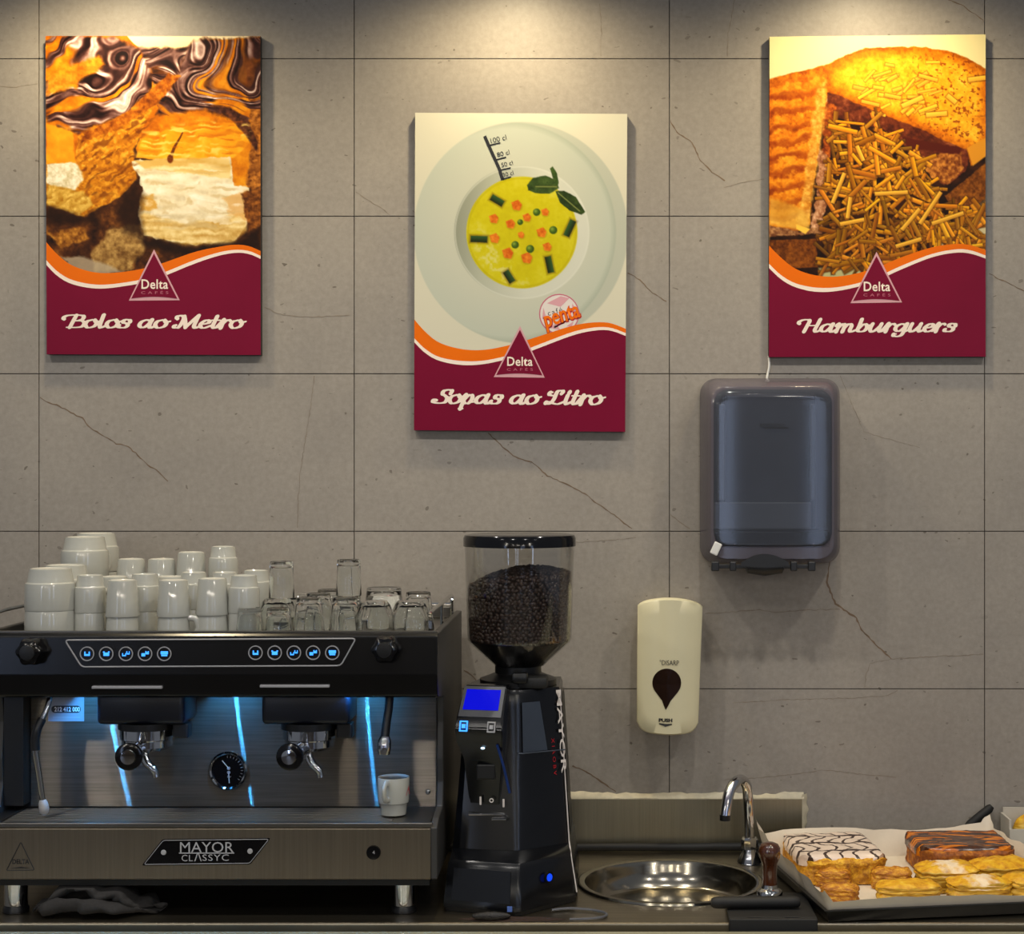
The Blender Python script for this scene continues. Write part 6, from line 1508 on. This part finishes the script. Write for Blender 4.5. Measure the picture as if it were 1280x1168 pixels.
cake('iced_cake', 'square cake with white icing and feathered chocolate lines', wx(1004, -0.315), wx(1112, -0.30), 0, -0.318, 0.195, math.radians(5), 0.050, M['thread'], M['feather'], 2.0, 0.0065, 'icing')
cake('marbled_cake', 'square orange cake with a dark chocolate marbled top', 0.556, 0.728, 0, -0.258, 0.150, math.radians(2), 0.052, M['custard'], M['marble'], 8.0, 0.004, 'glaze')

# ---- puff pastries
def puff_mat(name, sugar):
    m, nt, b_ = new_mat(name); co = coords(nt); ge = nt.nodes.new('ShaderNodeNewGeometry')
    n = node(nt, 'ShaderNodeTexNoise', Scale=55.0, Detail=5.0, Roughness=0.65); link(nt, co, n.inputs['Vector'])
    mp = node(nt, 'ShaderNodeMapping'); mp.inputs['Scale'].default_value = (0.5, 0.5, 4.0); link(nt, co, mp.inputs[0])
    n2 = node(nt, 'ShaderNodeTexNoise', Scale=70.0, Detail=4.0); link(nt, mp.outputs[0], n2.inputs['Vector'])
    gold = ramp(nt, n.outputs[0], [(0.28, rgb(156, 92, 6)), (0.45, rgb(212, 152, 14)), (0.6, rgb(232, 182, 34)), (0.75, rgb(246, 214, 100))])
    lay = ramp(nt, n2.outputs[0], [(0.32, rgb(120, 72, 6)), (0.5, rgb(196, 150, 30)), (0.66, rgb(232, 200, 96))])
    sp = node(nt, 'ShaderNodeSeparateXYZ'); link(nt, ge.outputs['Normal'], sp.inputs[0])
    mr = node(nt, 'ShaderNodeMapRange'); mr.inputs['From Min'].default_value = 0.25; mr.inputs['From Max'].default_value = 0.6; link(nt, sp.outputs[2], mr.inputs[0])
    mx = node(nt, 'ShaderNodeMix', data_type='RGBA'); link(nt, mr.outputs[0], mx.inputs[0]); link(nt, lay, mx.inputs[6]); link(nt, gold, mx.inputs[7])
    last = mx.outputs[2]
    if sugar:
        so2 = node(nt, 'ShaderNodeSeparateXYZ'); link(nt, co, so2.inputs[0])
        m1 = node(nt, 'ShaderNodeMath', operation='ABSOLUTE'); link(nt, so2.outputs[0], m1.inputs[0])
        n3 = node(nt, 'ShaderNodeTexNoise', Scale=70.0, Detail=4.0); link(nt, co, n3.inputs['Vector'])
        m2 = node(nt, 'ShaderNodeMath', operation='MULTIPLY_ADD'); link(nt, m1.outputs[0], m2.inputs[0]); m2.inputs[1].default_value = -15.0; link(nt, n3.outputs[0], m2.inputs[2])
        m3 = node(nt, 'ShaderNodeMapRange'); m3.inputs['From Min'].default_value = 0.12; m3.inputs['From Max'].default_value = 0.42; m3.inputs['To Max'].default_value = 0.8; link(nt, m2.outputs[0], m3.inputs[0])
        m4 = node(nt, 'ShaderNodeMath', operation='MULTIPLY'); link(nt, m3.outputs[0], m4.inputs[0]); link(nt, mr.outputs[0], m4.inputs[1])
        mx3 = node(nt, 'ShaderNodeMix', data_type='RGBA'); link(nt, m4.outputs[0], mx3.inputs[0]); link(nt, last, mx3.inputs[6]); mx3.inputs[7].default_value = rgb(244, 228, 200); last = mx3.outputs[2]
    link(nt, last, b_.inputs['Base Color']); b_.inputs['Roughness'].default_value = 0.5
    bp = node(nt, 'ShaderNodeBump', Strength=0.7, Distance=0.002); link(nt, n2.outputs[0], bp.inputs['Height']); link(nt, bp.outputs[0], b_.inputs['Normal']); return m
M['puff'] = puff_mat('puff_pastry', False); M['puff_sugar'] = puff_mat('sugared_puff', True)
M['puff_dark'] = sponge_mat('dark_baked_pastry', [(0.3, (104, 54, 8)), (0.45, (176, 106, 18)), (0.58, (220, 156, 36)), (0.72, (244, 204, 90))], 60, 0.5, 0.9, (1, 1, 3))
M['cream_fill'] = mat('custard_filling', (240, 216, 130), 0.4, var=0.08, scale=80)
def puff(label, px_, py_, wdt, dep, h, rz, m, seed, z0=0.9078, tilt=0.0, cat='pastry'):
    """flaky pillow; px_, py_ = foot of its front centre"""
    s_ = (py_-PY)/(CAM_Z-z0); Yf = FPX/s_-CAM_D; X = (px_-PX)/s_
    b = bmesh.new(); bmesh.ops.create_cube(b, size=1); bmesh.ops.subdivide_edges(b, edges=b.edges[:], cuts=15, use_grid_fill=True)
    for v in b.verts:
        x, y, z = v.co*2
        # superellipse pillow
        r = (abs(x)**4+abs(y)**4)**0.25; k = max(abs(x), abs(y)); k = k/r if r > 1e-6 else 1; x *= k; y *= k
        e2 = max(abs(x), abs(y)); zt = z
        if z > 0: zt = z*(1-0.50*e2**3)
        lay = 0.035*math.sin(z*9+3*mnoise.noise((x*1.5, y*1.5, seed)))*(1 if abs(z) < 0.95 else 0)
        p = Vector((x*wdt/2*(1+lay), y*dep/2*(1+lay), (zt*0.5+0.5)*h))
        q = Vector((p.x*60, p.y*60, p.z*90+seed*7)); nn = mnoise.noise_vector(q)*0.0032+mnoise.noise_vector(q*2.6)*0.0016
        if z > -0.97: p += nn
        p.z = max(p.z, 0); v.co = p
    g = G(); g.merge(b); me = g.mesh('puff_pastry'); smooth_angle(me, 75)
    o = link_obj('puff_pastry', me, m); o.location = (X, Yf+dep/2*math.cos(rz), z0); o.rotation_euler = (tilt, 0, rz)
    return tag(o, label, cat, 'cakes and pastries on the tray')
puff('large puff pastry dusted with sugar in front of the marbled cake', 1189, 1117, 0.104, 0.070, 0.045, math.radians(8), M['puff_sugar'], 1)
puff('golden puff pastry at the picture edge, right of the marbled cake', 1259, 1111, 0.110, 0.070, 0.045, math.radians(16), M['puff'], 2)
puff('puff pastry with a sugar patch at the front of the tray', 1228, 1127, 0.104, 0.056, 0.035, math.radians(10), M['puff_sugar'], 3)
puff('yellow puff pastry at the front edge, left of the sugared ones', 1139, 1132, 0.104, 0.052, 0.035, math.radians(4), M['puff'], 4)
puff('brown baked pastry half behind the yellow front pastry', 1117, 1113, 0.068, 0.044, 0.034, math.radians(-6), M['puff_dark'], 5)
puff('small brown pastry against the white iced cake', 1043, 1110, 0.060, 0.036, 0.030, math.radians(-8), M['puff_dark'], 6)
puff('small brown pastry at the front left corner of the tray', 1052, 1132, 0.060, 0.040, 0.031, math.radians(-20), M['puff_dark'], 7)
puff('last golden pastry cut off by the right picture edge', 1291, 1124, 0.080, 0.055, 0.036, math.radians(8), M['puff'], 8)

# white box behind the tray with wrapped rolls, and a leaning black handle
M['box_white'] = mat('white_card', (196, 190, 176), 0.5, var=0.06, scale=20)
bx_ = thing('white_box', (0.851, -0.048, 0.9), 'open white box at the right edge behind the pastry tray', 'box')
g = G(); x0, x1, y0, y1, h = 0.752, 0.95, -0.085, -0.012, 0.072
g.box(x0, x1, y0, y1, 0.9008, 0.905); g.box(x0, x1, y0, y0+0.004, 0.9052, 0.955); g.box(x0, x0+0.004, y0+0.0042, y1, 0.9052, 0.9+h); g.box(x1-0.004, x1, y0+0.0042, y1, 0.9052, 0.9+h); g.box(x0+0.0042, x1-0.0042, y1-0.004, y1, 0.9052, 0.9+h+0.01)
g.build('shell', M['box_white'], bx_)
puff_roll = G(); puff_roll.sphere((0.797, -0.048, 0.9425), 0.0235, 20, 12, (1.35, 0.95, 1.48)); 
for v in puff_roll.bm.verts: v.co += mnoise.noise_vector(v.co*60)*0.003
tag(puff_roll.build('bread_roll', M['puff'], None, smooth=60), 'pale bread roll lying in the white box', 'bread roll')
tag(G().tube([wp(1205, 1042, -0.020), wp(1213, 1031, -0.020), wp(1225, 1021, -0.018), wp(1237, 1011, -0.015), wp(1240, 1008, -0.015)], [0.008, 0.0088, 0.0088, 0.0080, 0.005], 14).build('leaning_handle', M['matt_black'], None, smooth=50),
    'black tool handle leaning against the tiles behind the marbled cake', 'handle')
